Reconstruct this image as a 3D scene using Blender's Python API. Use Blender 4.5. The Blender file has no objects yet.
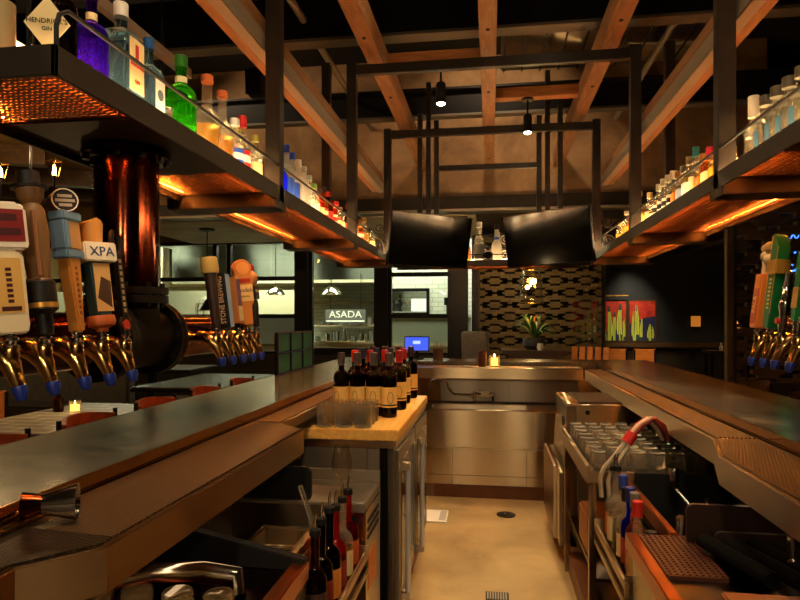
import bpy, bmesh, math, random
from mathutils import Vector, Matrix, Euler
random.seed(7)
C = bpy.context.scene.collection
PI = math.pi
ST = {}

# ---------------------------------------------------------------- mesh helpers
class MB:
    """collects verts / faces, builds ONE mesh object"""
    def __init__(self):
        self.v = []; self.f = []
    def add(self, vs, fs):
        o = len(self.v)
        self.v += [tuple(p) for p in vs]
        self.f += [tuple(i + o for i in q) for q in fs]
        return self
    def box(self, x0, x1, y0, y1, z0, z1):
        if x0 > x1: x0, x1 = x1, x0
        if y0 > y1: y0, y1 = y1, y0
        if z0 > z1: z0, z1 = z1, z0
        vs = [(x0,y0,z0),(x1,y0,z0),(x1,y1,z0),(x0,y1,z0),(x0,y0,z1),(x1,y0,z1),(x1,y1,z1),(x0,y1,z1)]
        return self.add(vs, [(3,2,1,0),(4,5,6,7),(0,1,5,4),(1,2,6,5),(2,3,7,6),(3,0,4,7)])
    def obox(self, c, sz, rot=(0,0,0)):
        m = Euler(rot).to_matrix(); c = Vector(c)
        hx, hy, hz = sz[0]/2, sz[1]/2, sz[2]/2
        vs = [c + m @ Vector(p) for p in [(-hx,-hy,-hz),(hx,-hy,-hz),(hx,hy,-hz),(-hx,hy,-hz),(-hx,-hy,hz),(hx,-hy,hz),(hx,hy,hz),(-hx,hy,hz)]]
        return self.add(vs, [(3,2,1,0),(4,5,6,7),(0,1,5,4),(1,2,6,5),(2,3,7,6),(3,0,4,7)])
    def loft(self, rings, cap=True, closed=False):
        n = len(rings[0]); vs = [p for r in rings for p in r]; fs = []
        m = len(rings)
        for i in range(m if closed else m-1):
            a = i*n; b = ((i+1) % m)*n
            for j in range(n):
                k = (j+1) % n
                fs.append((a+j, a+k, b+k, b+j))
        if cap and not closed:
            fs.append(tuple(range(n-1, -1, -1))); fs.append(tuple((m-1)*n + j for j in range(n)))
        return self.add(vs, fs)
    def tube(self, pts, r, n=8, closed=False):
        pts = [Vector(p) for p in pts]; m = len(pts)
        rr = r if isinstance(r, (list, tuple)) else [r]*m
        rings = []; up = None
        for i, p in enumerate(pts):
            if closed: t = pts[(i+1) % m] - pts[i-1]
            else: t = pts[min(i+1, m-1)] - pts[max(i-1, 0)]
            t = t.normalized() if t.length > 1e-9 else Vector((0,0,1))
            if up is None:
                up = Vector((0,0,1)) if abs(t.z) < .9 else Vector((1,0,0))
            a = up - t*up.dot(t)
            a = a.normalized() if a.length > 1e-6 else t.orthogonal().normalized()
            up = a; b = t.cross(a)
            rings.append([p + (a*math.cos(2*PI*j/n) + b*math.sin(2*PI*j/n))*rr[i] for j in range(n)])
        return self.loft(rings, True, closed)
    def cyl(self, a, b, r, n=16):
        return self.tube([a, b], r, n)
    def lathe(self, prof, c=(0,0,0), n=20, axis='z'):
        rings = []
        for r, h in prof:
            ring = []
            for j in range(n):
                a = 2*PI*j/n; x = max(r, 1e-4)*math.cos(a); y = max(r, 1e-4)*math.sin(a)
                if axis == 'z': q = (x, y, h)
                elif axis == 'x': q = (h, x, y)
                else: q = (y, h, x)
                ring.append((c[0]+q[0], c[1]+q[1], c[2]+q[2]))
            rings.append(ring)
        return self.loft(rings)
    def prism(self, poly, lo, hi, ax='z'):
        def q(p, h):
            if ax == 'z': return (p[0], p[1], h)
            if ax == 'y': return (p[0], h, p[1])
            return (h, p[0], p[1])
        return self.loft([[q(p, lo) for p in poly], [q(p, hi) for p in poly]])
    def sphere(self, c, r, n=14, m=8, sq=(1,1,1)):
        rings = []
        for i in range(m+1):
            t = PI*i/m - PI/2
            rr = max(math.cos(t), .01)*r
            rings.append([(c[0]+sq[0]*rr*math.cos(2*PI*j/n), c[1]+sq[1]*rr*math.sin(2*PI*j/n), c[2]+sq[2]*r*math.sin(t)) for j in range(n)])
        return self.loft(rings)
    def slice_xf(self, fn, start=0):
        self.v[start:] = [tuple(fn(Vector(p))) for p in self.v[start:]]
        return self
    def mesh(self, name, bev=0, ang=32):
        me = bpy.data.meshes.new(name)
        me.from_pydata(self.v, [], self.f)
        bm = bmesh.new(); bm.from_mesh(me)
        bmesh.ops.recalc_face_normals(bm, faces=bm.faces)
        if bev > 0:
            es = [e for e in bm.edges if len(e.link_faces) == 2 and e.calc_face_angle(0) > math.radians(40)]
            bmesh.ops.bevel(bm, geom=es, offset=bev, segments=2, affect='EDGES', clamp_overlap=True)
        for f in bm.faces: f.smooth = True
        for e in bm.edges:
            if len(e.link_faces) != 2 or e.calc_face_angle(0) > math.radians(ang): e.smooth = False
        bm.to_mesh(me); bm.free()
        return me
    def build(self, name, mat, parent=None, bev=0, ang=32, world=False):
        me = self.mesh(name, bev, ang)
        return place(name, me, mat, parent, world)

def root_loc(o):
    while o.parent: o = o.parent
    return o.location.copy()
def place(name, me, mat, parent=None, world=False):
    o = bpy.data.objects.new(name, me); C.objects.link(o)
    if mat is not None and not me.materials: me.materials.append(mat)
    if parent is not None:
        o.parent = parent
        if world: me.transform(Matrix.Translation(-root_loc(parent)))
    return o
def thing(name, label, cat, loc=(0,0,0), rz=0, group=None):
    o = bpy.data.objects.new(name, None); C.objects.link(o)
    o.empty_display_size = .05
    o.location = loc; o.rotation_euler = (0,0,rz)
    return tag(o, label, cat, group)
def tag(o, label, cat, group=None, kind=None):
    if label: o['label'] = label
    if cat: o['category'] = cat
    if group: o['group'] = group
    if kind: o['kind'] = kind
    return o
def struct(name, mb, mat, parent=None, bev=0):
    o = mb.build(name, mat, parent, bev)
    if parent is None: o['kind'] = 'structure'
    return o
def solo(name, mb, mat, label, cat, group=None, base=None, bev=0):
    """a thing of one mesh; origin moved to its base"""
    me = mb.mesh(name, bev)
    if base is None:
        xs = [p[0] for p in mb.v]; ys = [p[1] for p in mb.v]; zs = [p[2] for p in mb.v]
        base = ((min(xs)+max(xs))/2, (min(ys)+max(ys))/2, min(zs))
    me.transform(Matrix.Translation(-Vector(base)))
    o = place(name, me, mat); o.location = base
    return tag(o, label, cat, group)
def dup(root, loc, rz=None, label=None, group=None):
    r = root.copy(); C.objects.link(r); r.location = loc
    if rz is not None: r.rotation_euler = (0,0,rz)
    if label: r['label'] = label
    if group: r['group'] = group
    for ch in list(root.children):
        c = ch.copy(); C.objects.link(c); c.parent = r
        for g in list(ch.children):
            d = g.copy(); C.objects.link(d); d.parent = c
    return r
def text(name, body, size, mat, parent, loc, rot=(0,0,0), ext=.0008, world=False, align='CENTER', squeeze=1.0):
    cu = bpy.data.curves.new(name, 'FONT'); cu.body = body; cu.size = size; cu.extrude = ext
    cu.align_x = align; cu.align_y = 'CENTER'; cu.resolution_u = 3
    tmp = bpy.data.objects.new(name, cu); C.objects.link(tmp)
    dg = bpy.context.evaluated_depsgraph_get()
    me = bpy.data.meshes.new_from_object(tmp.evaluated_get(dg))
    bpy.data.objects.remove(tmp); bpy.data.curves.remove(cu)
    me.transform(Matrix.Translation(Vector(loc)) @ Euler(rot).to_matrix().to_4x4() @ Matrix.Diagonal((squeeze,1,1,1)))
    me.materials.clear()
    return place(name, me, mat, parent, world)
R = math.radians
FRONT = (R(90), 0, 0)            # lettering that faces -Y
FACE_PX = (R(90), 0, R(90))      # faces +X
FACE_NX = (R(90), 0, R(-90))     # faces -X

# ---------------------------------------------------------------- materials
def lin(c):
    return tuple(((x/255)/12.92 if x/255 <= .04045 else ((x/255+.055)/1.055)**2.4) for x in c[:3]) + (1,)
def P(name, col, rough=.5, metal=0, trans=0, ior=1.45, emit=None, es=0, spec=.5, coat=0):
    m = bpy.data.materials.new(name); m.use_nodes = True
    b = m.node_tree.nodes['Principled BSDF']
    b.inputs['Base Color'].default_value = lin(col); b.inputs['Roughness'].default_value = rough
    b.inputs['Metallic'].default_value = metal; b.inputs['Transmission Weight'].default_value = trans
    b.inputs['IOR'].default_value = ior; b.inputs['Specular IOR Level'].default_value = spec
    b.inputs['Coat Weight'].default_value = coat
    if emit: b.inputs['Emission Color'].default_value = lin(emit); b.inputs['Emission Strength'].default_value = es
    return m
def nodes(m): return m.node_tree.nodes, m.node_tree.links, m.node_tree.nodes['Principled BSDF']
def coords(m, scale=(1,1,1), rot=(0,0,0)):
    N, L, b = nodes(m)
    t = N.new('ShaderNodeTexCoord'); mp = N.new('ShaderNodeMapping')
    mp.inputs['Scale'].default_value = scale; mp.inputs['Rotation'].default_value = rot
    L.new(t.outputs['Object'], mp.inputs['Vector']); return mp.outputs['Vector']
def ramp(m, fac, stops):
    N, L, b = nodes(m); r = N.new('ShaderNodeValToRGB')
    e = r.color_ramp.elements
    while len(e) < len(stops): e.new(.5)
    for i, (p, c) in enumerate(stops): e[i].position = p; e[i].color = lin(c)
    L.new(fac, r.inputs['Fac']); return r.outputs['Color']
def noise(m, vec, scale, detail=4, rough=.55, dist=0):
    N, L, b = nodes(m); n = N.new('ShaderNodeTexNoise')
    n.inputs['Scale'].default_value = scale; n.inputs['Detail'].default_value = detail
    n.inputs['Roughness'].default_value = rough; n.inputs['Distortion'].default_value = dist
    L.new(vec, n.inputs['Vector']); return n.outputs['Fac']
def bump(m, fac, strength=.2, dist=.01):
    N, L, b = nodes(m); n = N.new('ShaderNodeBump')
    n.inputs['Strength'].default_value = strength; n.inputs['Distance'].default_value = dist
    L.new(fac, n.inputs['Height']); L.new(n.outputs['Normal'], b.inputs['Normal'])
def base(m, sock): nodes(m)[1].new(sock, nodes(m)[2].inputs['Base Color'])
def roughmap(m, fac, lo, hi):
    N, L, b = nodes(m); r = N.new('ShaderNodeMapRange')
    r.inputs['To Min'].default_value = lo; r.inputs['To Max'].default_value = hi
    L.new(fac, r.inputs['Value']); L.new(r.outputs['Result'], b.inputs['Roughness'])
def noisy(name, c1, c2, scale=4, rough=.6, metal=0, stretch=(1,1,1), bmp=0, spec=.5, lohi=(.35,.65), dist=0, detail=5, coat=0):
    m = P(name, c1, rough, metal, spec=spec, coat=coat)
    f = noise(m, coords(m, stretch), scale, detail, .6, dist)
    base(m, ramp(m, f, [(lohi[0], c1), (lohi[1], c2)]))
    if bmp: bump(m, f, bmp, .01)
    return m
def steel(name, col, rough=.3, stretch=(1,1,60), rv=.08, metal=1, aniso=1):
    m = P(name, col, rough, metal, spec=.4)
    N, L, b = nodes(m)
    f = noise(m, coords(m, stretch), 9, 3)
    c2 = tuple(int(x*.96) for x in col)
    base(m, ramp(m, f, [(.3, c2), (.7, col)]))
    t = N.new('ShaderNodeTangent'); t.direction_type = 'RADIAL'; t.axis = 'Z'
    b.inputs['Anisotropic'].default_value = aniso; b.inputs['Anisotropic Rotation'].default_value = .25; L.new(t.outputs['Tangent'], b.inputs['Tangent'])
    return m
def wood(name, c1, c2, axis='x', rough=.5, scale=6, spec=.4, coat=0):
    st = {'x': (.12,1,1), 'y': (1,.12,1), 'z': (1,1,.12)}[axis]
    m = P(name, c1, rough, spec=spec, coat=coat)
    v = coords(m, tuple(s*scale for s in st))
    f = noise(m, v, 3.0, 8, .62, 1.6)
    base(m, ramp(m, f, [(.3, c1), (.5, tuple((a+b)//2 for a, b in zip(c1, c2))), (.68, c2)]))
    bump(m, f, .25, .004)
    return m
def glow(name, col, s):
    m = P(name, (0,0,0), .5, emit=col, es=s); return m
def glassy(name, col, rough=.03, tl=.25, ior=1.35):
    """tinted bottle glass: refracting, with some light scattered inside by what fills it"""
    m = P(name, col, rough, trans=1, ior=ior)
    if tl <= 0: return m
    N, L, b = nodes(m); t = N.new('ShaderNodeBsdfTranslucent'); mx = N.new('ShaderNodeMixShader')
    t.inputs['Color'].default_value = lin(col); mx.inputs['Fac'].default_value = tl
    L.new(b.outputs['BSDF'], mx.inputs[1]); L.new(t.outputs['BSDF'], mx.inputs[2])
    L.new(mx.outputs['Shader'], N['Material Output'].inputs['Surface'])
    return m
def pane_glass(name, col=(235,240,235), refl=.1):
    m = bpy.data.materials.new(name); m.use_nodes = True
    N, L = m.node_tree.nodes, m.node_tree.links
    N.remove(N['Principled BSDF'])
    t = N.new('ShaderNodeBsdfTransparent'); g = N.new('ShaderNodeBsdfGlossy'); mx = N.new('ShaderNodeMixShader')
    lw = N.new('ShaderNodeLayerWeight'); lw.inputs['Blend'].default_value = .35
    pw = N.new('ShaderNodeMath'); pw.operation = 'POWER'; pw.inputs[1].default_value = 2.2; L.new(lw.outputs['Facing'], pw.inputs[0])
    fr = N.new('ShaderNodeMath'); fr.operation = 'MULTIPLY_ADD'; fr.inputs[1].default_value = .75; fr.inputs[2].default_value = .04; L.new(pw.outputs[0], fr.inputs[0])
    t.inputs['Color'].default_value = lin(col); g.inputs['Roughness'].default_value = .02
    L.new(fr.outputs[0], mx.inputs['Fac']); L.new(t.outputs['BSDF'], mx.inputs[1]); L.new(g.outputs['BSDF'], mx.inputs[2])
    L.new(mx.outputs['Shader'], N['Material Output'].inputs['Surface'])
    return m
def brick(name, c1, c2, mortar, w, h, plane='xz', rough=.3, msize=.012):
    m = P(name, c1, rough)
    N, L, b = nodes(m); t = N.new('ShaderNodeTexCoord'); s = N.new('ShaderNodeSeparateXYZ'); cm = N.new('ShaderNodeCombineXYZ')
    L.new(t.outputs['Object'], s.inputs[0])
    L.new(s.outputs[plane[0].upper()], cm.inputs['X']); L.new(s.outputs[plane[1].upper()], cm.inputs['Y'])
    br = N.new('ShaderNodeTexBrick'); br.inputs['Scale'].default_value = 1
    br.inputs['Brick Width'].default_value = w; br.inputs['Row Height'].default_value = h; br.inputs['Mortar Size'].default_value = msize
    br.inputs['Color1'].default_value = lin(c1); br.inputs['Color2'].default_value = lin(c2); br.inputs['Mortar'].default_value = lin(mortar)
    L.new(cm.outputs[0], br.inputs['Vector']); base(m, br.outputs['Color'])
    return m

M = {}
M['steel'] = steel('brushed_steel', (186,168,142), .30)
M['steel_x'] = steel('brushed_steel_long', (170,148,116), .30, (1,50,50))
M['steel_y'] = steel('brushed_steel_ledge', (186,158,122), .30, (50,1,50))
M['steel_v'] = steel('brushed_steel_upright', (176,154,120), .22, (2,2,90), .08)
M['dsteel'] = steel('dark_steel', (130,116,98), .32, (60,60,1))
M['steel_soft'] = steel('satin_steel_panel', (146,136,120), .32, (1,1,60), .08, .8, .9)
M['handle'] = P('satin_handle', (206,208,212), .3, .6)
M['chrome'] = P('chrome', (215,210,200), .12, 1)
M['brass'] = P('polished_brass_tap', (214,166,98), .16, 1)
M['copper'] = P('dark_copper_pipe', (104,46,26), .13, 1)
f = noise(M['copper'], coords(M['copper'], (3,3,.6)), 3, 4); base(M['copper'], ramp(M['copper'], f, [(.3,(62,28,18)),(.7,(104,46,26))]))
M['iron'] = P('black_iron', (26,22,20), .45, .6)
M['frame'] = noisy('dark_steel_frame', (44,37,30), (54,46,37), 8, .42, .35)
M['fascia'] = noisy('shelf_fascia', (46,38,30), (54,45,35), 6, .48, .3)
M['black'] = P('black_matte', (10,9,9), .7, spec=.3)
M['blackgloss'] = P('black_gloss', (8,8,9), .12)
M['rubber'] = P('black_rubber', (9,8,8), .9, spec=.1)
M['copper2'] = P('bright_copper_edge', (180,106,62), .3, 1)
M['ledf'] = glow('added_front_led', (255,212,150), 44)
M['mesh'] = P('copper_mesh', (70,36,18), .5, .4)
M['pan'] = P('mesh_backing', (232,146,66), .55, .0)
M['led'] = glow('amber_led', (255,150,52), 330)
M['ledw'] = glow('white_led', (255,212,150), 70)
M['timber'] = wood('raw_timber', (122,84,52), (168,122,82), 'y', .62, 5)
M['timberx'] = wood('raw_timber_cross', (150,94,50), (196,132,78), 'x', .62, 5)
M['flange'] = P('galvanised_flange', (150,138,122), .5, .4)
M['plaster'] = noisy('brown_plaster', (92,68,46), (156,122,86), 1.5, .85, 0, (1,1,1), .1, .2, (.3,.7), .3, 9)
M['beamflange'] = P('dull_beam_flange', (92,84,72), .6, .3)
M['plaster2'] = noisy('olive_plaster', (96,74,40), (120,94,54), 1.2, .85, 0, (1,1,1), .1, .2, (.3,.7), .5, 8)
M['soffit'] = noisy('grey_soffit', (128,116,96), (150,138,116), 2, .8)
M['floor'] = noisy('tan_concrete', (136,108,66), (178,148,98), 2.2, .40, 0, (1,1,1), .05, .4, (.3,.7), .6, 9)
M['cove'] = noisy('brown_quarry_cove', (84,48,26), (104,62,34), 6, .4)
M['dark_wall'] = P('charcoal_wall', (34,36,36), .8)
M['wall'] = P('dark_brown_wall', (58,46,34), .8)
M['ceil'] = P('black_ceiling', (14,12,11), .9)
M['stone'] = P('dark_polished_stone', (52,48,43), .14, spec=.55)
f = noise(M['stone'], coords(M['stone'], (1,1,1)), 2.2, 9, .6, 2.4)
base(M['stone'], ramp(M['stone'], f, [(.36,(58,54,48)),(.52,(78,72,62)),(.60,(112,104,88)),(.64,(76,70,60))]))
roughmap(M['stone'], noise(M['stone'], coords(M['stone']), 14, 4), .16, .28)
M['butcher'] = wood('butcher_block', (206,146,62), (236,186,98), 'y', .38, 9)
M['cutwood'] = wood('cutting_board_wood', (150,84,40), (178,108,58), 'x', .45, 7)
M['orangewood'] = wood('orange_chair_wood', (186,104,40), (214,138,62), 'x', .4, 6)
M['tablewood'] = wood('dark_table_wood', (60,42,26), (92,66,40), 'x', .35, 6)
M['leather'] = noisy('brown_leather', (112,52,28), (134,66,36), 20, .42)
M['greyleather'] = noisy('grey_upholstery', (92,86,78), (110,102,92), 20, .6)
M['darkleather'] = noisy('dark_leather', (34,28,24), (46,38,32), 20, .45)
M['booth'] = noisy('grey_booth_fabric', (70,66,58), (84,78,68), 18, .7)
M['subway'] = brick('white_subway_tile', (214,216,196), (200,204,184), (168,168,150), .22, .085, 'xz', .25, .006)
M['tiletop'] = brick('tile_table_top', (128,118,100), (112,104,88), (196,184,156), .26, .12, 'xy', .35, .008)
M['hood'] = steel('kitchen_hood_steel', (96,98,90), .4, (60,1,60))
M['cream'] = P('cream_counter', (196,188,158), .4)
M['paleblue'] = P('pale_blue_panel', (206,218,232), .4)
M['lattice'] = noisy('lattice_wood_block', (80,66,36), (104,84,48), 5, .6)
M['latticed'] = noisy('dark_lattice_block', (66,46,26), (84,60,34), 5, .7)
M['pane'] = pane_glass('window_glass')
M['glass'] = glassy('clear_glass', (255,249,232), .01, .14, 1.42)
M['thin'] = pane_glass('thin_glass', (250,248,242))
M['greenpane'] = glassy('green_textured_glass', (160,204,176), .35, .8)
M['grey_cap'] = P('grey_metal_cap', (120,112,100), .35, .8)
M['white'] = P('white_enamel', (226,216,196), .4)
M['cream_label'] = P('cream_label', (226,204,150), .55)
M['ink'] = P('dark_ink', (24,18,16), .6)
M['redink'] = P('red_ink', (168,30,22), .5)
M['blueink'] = P('blue_ink', (40,70,150), .5)
M['whiteink'] = P('white_ink', (236,232,220), .5)
M['goldink'] = P('gold_ink', (196,146,60), .35, .6)
M['bluecap'] = P('blue_spout_cap', (24,44,128), .4)
M['candle'] = glow('candle_wax_lit', (255,186,80), 2.2)
M['flame'] = glow('flame', (255,196,96), 30)
M['bulb'] = glow('warm_bulb', (255,190,96), 26)
M['lamp_face'] = glow('spot_lamp_face', (255,226,180), 26)
M['mat_rib'] = P('ribbed_bar_mat', (74,62,48), .42, .35)

def add_scatter(m, col, fac):
    N, L = m.node_tree.nodes, m.node_tree.links
    t = N.new('ShaderNodeBsdfTranslucent'); t.inputs['Color'].default_value = lin(col)
    x = N.new('ShaderNodeMixShader'); x.inputs['Fac'].default_value = fac
    src = N['Material Output'].inputs['Surface'].links[0].from_socket
    L.new(src, x.inputs[1]); L.new(t.outputs['BSDF'], x.inputs[2]); L.new(x.outputs['Shader'], N['Material Output'].inputs['Surface'])
M['tumbler'] = pane_glass('tumbler_glass', (252,248,236)); add_scatter(M['tumbler'], (255,238,200), .16)
# ================================================================ setting
YW = 10.2; YB = 7.7; ZC = 4.75; SOF = 2.79
X0, X1, YN, YF = -9.6, 7.2, -3.0, 13.6
struct('floor', MB().box(X0, X1, YN, YF, -.12, 0), M['floor'])
struct('ceiling', MB().box(X0, X1, YN, YF, ZC, ZC+.12), M['ceil'])
struct('wall_near', MB().box(X0, X1, YN-.15, YN, 0, ZC), M['wall'])
struct('wall_left', MB().box(X0-.15, X0, YN, YF, 0, ZC), M['plaster2'])
struct('wall_right', MB().box(X1, X1+.15, YN, YF, 0, ZC), M['wall'])
struct('wall_kitchen', MB().box(X0, -.2, YF, YF+.15, 0, ZC), M['subway'])
struct('wall_far', MB().box(-.2, X1, 12.85, 13.0, 0, ZC), M['dark_wall'])
struct('wall_partition', MB().box(-.32, -.2, YW+.1, YF, 0, ZC), M['dark_wall'])
# bulkhead of brown plaster above the kitchen, its steel sill and the soffit behind it
struct('wall_bulkhead', MB().box(-5.2, 3.2, YB, YB+.15, 2.98, ZC), M['plaster'])
struct('wall_bulkhead_left', MB().box(X0, -5.2, YB+1.4, YB+1.55, 2.85, ZC), M['plaster2'])
struct('trim_bulkhead_beam', MB().box(-5.2, 3.2, YB-.10, YB+.15, 2.80, 2.98), M['frame'])
struct('trim_bulkhead_edge', MB().box(-5.2, 3.2, YB-.16, YB-.1, 2.79, 2.815), M['flange'])
struct('ceiling_soffit', MB().box(-5.2, -.2, YB+.15, YW-.07, SOF, SOF+.08), M['soffit'])
struct('ceiling_dining', MB().box(-.2, X1, YB+.15, 12.85, 2.9, 2.98), M['wall'])
struct('ceiling_left', MB().box(X0, -5.2, YN, YB+1.4, 3.5, 3.58), M['plaster2'])
# kitchen glass front
wx = [X0, -6.1, -3.2, -1.80, -.55]
struct('wall_over_windows', MB().box(X0, -.2, YW-.06, YW+.06, 2.83, ZC), M['plaster2'])
struct('wall_window_sill', MB().box(X0, -.32, YW-.08, YW+.08, 0, .85), M['frame'])
fr = lambda: MB()
def window(n, x0, x1, rails, mull=()):
    mb = MB()
    mb.box(x0, x0+.06, YW-.05, YW+.05, .85, 2.83).box(x1-.06, x1, YW-.05, YW+.05, .85, 2.83)
    mb.box(x0, x1, YW-.05, YW+.05, 2.77, 2.83).box(x0, x1, YW-.05, YW+.05, .85, .90)
    for z in rails: mb.box(x0, x1, YW-.045, YW+.045, z-.035, z+.035)
    for x in mull: mb.box(x-.035, x+.035, YW-.045, YW+.045, rails[0], 2.83)
    w = mb.build('window_%d' % n, M['iron']); w['kind'] = 'structure'
    MB().box(x0+.06, x1-.06, YW-.004, YW+.004, .9, 2.77).build('pane', M['pane'], w)
    return w
window(1, X0, -6.05, [2.165, 1.51])
window(2, -5.95, -3.3, [2.165, 1.51], (-4.82, -4.56))
window(3, -3.1, -1.9, [.93])
window(4, -1.72, -.58, [2.21, 1.51])
for i, (a, b) in enumerate(((-6.05,-5.95), (-3.3,-3.1), (-1.9,-1.72))):
    struct('trim_%d' % (i+1), MB().box(a, b, YW-.12, YW+.1, 0, SOF-.001), M['iron'])
struct('trim_column', MB().box(-.56, -.30, 7.95, 8.2, 0, 2.79), M['iron'])
struct('trim_jamb', MB().box(-.29, -.20, YW-.4, YW+.1, 0, 2.79), M['frame'])
struct('trim_wainscot_rail', MB().box(.6, 5.2, 12.74, 12.85, .90, .99), M['tablewood'])
wn = MB()
for i in range(7): wn.box(.7+i*.66, 1.26+i*.66, 12.81, 12.85, .12, .82)
struct('trim_wainscot_panels', wn, M['frame'])
struct('trim_lattice_post', MB().box(2.41, 2.47, 6.72, 6.80, 0, 2.88), M['lattice'])
cb = MB()
for i in range(5): cb.box(1.4+i*1.1, 1.6+i*1.1, YB+.3, 12.8, 2.72, 2.9)
struct('trim_dining_joists', cb, M['frame'])
lb = MB()
for i in range(6):
    lb.obox((-6.6, 2.2+i*1.25, 3.38), (3.0, .16, .22), (0, 0, R(24)))
struct('trim_left_joists', lb, M['tablewood'])
# cove of the bar floor
struct('baseboard_far', MB().box(-.46, .46, 4.985, 5.03, 0, .105), M['cove'])
struct('baseboard_left', MB().box(-.52, -.45, 1.0, 4.1, 0, .10), M['cove'])
struct('baseboard_right', MB().box(.44, .52, 1.0, 4.98, 0, .10), M['cove'])

# overhead steel and timber
def beam(name, mb, mat, label, cat, group=None): return solo(name, mb, mat, label, cat, group)
def ibeam(y, z0, z1, x0, x1, w, lab):
    t = thing('steel_beam', lab, 'beam', ((x0+x1)/2, y, z0), 0, 'black steel roof beams')
    MB().box(x0, x1, y-.02, y+.02, z0+.02, z1-.02).build('web', M['iron'], t, world=True)
    MB().box(x0, x1, y-w, y+w, z0, z0+.025).build('flange', M['beamflange'], t, world=True)
    MB().box(x0, x1, y-w, y+w, z1-.025, z1).build('flange', M['iron'], t, world=True)
ibeam(4.85, 3.70, 4.12, -5.2, 5.6, .07, 'nearer wide black steel roof beam crossing above the timber joists')
ibeam(6.75, 3.68, 4.0, -5.2, 5.6, .06, 'farther black steel roof beam close to the brown plaster bulkhead')
for x, lab in ((-.84, 'left raw timber joist running toward the plaster bulkhead'), (-.02, 'middle raw timber joist running toward the plaster bulkhead'), (.81, 'right raw timber joist running toward the plaster bulkhead')):
    t = thing('timber_joist', lab, 'beam', (x, 5.2, 3.33), 0, 'raw timber joists over the bar')
    MB().box(x-.057, x+.057, 2.2, YB, 3.33, 3.50).build('beam', M['timber'], t, .004, world=True)
    for y in (2.9, 4.0, 5.1, 6.2, 7.2):
        MB().lathe([(.0,-.004),(.014,-.004),(.014,.004),(0,.004)], (x, y, 3.328), 10).build('bolt', M['iron'], t, world=True)
solo('timber_blocking', MB().box(-.78, -.08, 4.62, 4.72, 3.40, 3.49), M['timberx'], 'short timber crosspiece between the left and middle joists', 'beam', 'timber crosspieces')
solo('timber_blocking', MB().box(.04, .75, 5.45, 5.55, 3.40, 3.49), M['timberx'], 'short timber crosspiece between the middle and right joists', 'beam', 'timber crosspieces')
solo('conduit_pipe', MB().cyl((-1.52, .8, 3.9), (-1.52, YB, 3.9), .03, 12), M['flange'], 'grey metal conduit running high above the left hanging shelf', 'pipe')
solo('conduit_pipe', MB().cyl((1.50, .8, 3.9), (1.50, YB, 3.9), .03, 12), M['flange'], 'grey metal conduit running high above the right hanging shelf', 'pipe')
dk = thing('air_duct', 'dark ribbed air duct between the roof beams, upper right', 'duct', (.9, 5.75, 3.95))
MB().box(.1, 2.2, 5.35, 6.3, 3.98, 4.4).build('casing', M['dsteel'], dk, world=True)
rb = MB()
for i in range(12): rb.box(.12+i*.18, .135+i*.18, 5.335, 6.315, 3.965, 4.41)
rb.build('ribs', M['iron'], dk, world=True)
sp = thing('loudspeaker', 'black loudspeaker hanging above the left bottles', 'speaker', (-1.97, 5.0, 3.36))
MB().obox((-1.97, 5.0, 3.47), (.16, .16, .24), (R(12), 0, R(14))).build('cabinet', M['black'], sp, .012, world=True)
MB().obox((-1.985, 4.905, 3.45), (.13, .01, .20), (R(12), 0, R(14))).build('grille', M['rubber'], sp, world=True)
MB().cyl((-1.97, 5.0, 3.58), (-1.97, 5.0, ZC), .008).build('hanger', M['iron'], sp, world=True)
def spot(x, y, z, drop, lab, power, tgt):
    t = thing('ceiling_spotlight', lab, 'spotlight', (x, y, z), 0, 'black track spotlights')
    MB().lathe([(0,0),(.05,0),(.055,-.012),(.05,-.02),(0,-.02)], (0,0,0), 20).build('canopy', M['iron'], t)
    MB().cyl((0,0,-.02), (0,0,-drop+.08), .008).build('stem', M['iron'], t)
    b = MB().lathe([(0,.08),(.03,.08),(.036,.06),(.036,-.078),(.0315,-.078),(.030,-.05),(0,-.05)], (0,0,-drop), 18).build('housing', M['black'], t)
    MB().lathe([(0,-.058),(.029,-.058),(.031,-.083),(.02,-.090),(0,-.092)], (0,0,-drop), 16).build('lamp', M['lamp_face'], b)
    spotlight((x, y, z-drop-.11), tgt, power, 62, (1,.80,.52), .03)
def spotlight(loc, tgt, power, ang, col, rad=.04, blend=.6):
    l = bpy.data.lights.new('spot_beam', 'SPOT'); l.energy = power; l.spot_size = R(ang); l.spot_blend = blend
    l.color = col; l.shadow_soft_size = rad
    o = bpy.data.objects.new('spot_beam', l); C.objects.link(o); o.location = loc
    o.rotation_euler = (Vector(tgt)-Vector(loc)).to_track_quat('-Z', 'Y').to_euler()
    return o
def point(loc, power, col, rad=.03):
    l = bpy.data.lights.new('lamp_light', 'POINT'); l.energy = power; l.color = col; l.shadow_soft_size = rad
    o = bpy.data.objects.new('lamp_light', l); C.objects.link(o); o.location = loc; return o
def area(loc, tgt, sx, sy, power, col):
    l = bpy.data.lights.new('panel_light', 'AREA'); l.energy = power; l.color = col; l.shape = 'RECTANGLE'; l.size = sx; l.size_y = sy
    o = bpy.data.objects.new('panel_light', l); C.objects.link(o); o.location = loc
    o.rotation_euler = (Vector(tgt)-Vector(loc)).to_track_quat('-Z', 'Y').to_euler(); return o
spot(-.38, 4.67, 3.40, .22, 'black spotlight on the left timber crosspiece, lamp showing below the steel bar', 50, (-.2, 4.2, 0))
spot(.32, 5.5, 3.40, .22, 'black spotlight on the right timber crosspiece, stem down to a lit lamp', 50, (.15, 4.4, 0))
spot(.42, 3.55, 3.9, .25, 'lit spotlight at the top edge of the view, right of the middle joist', 60, (.05, 3.0, 0))
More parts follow.
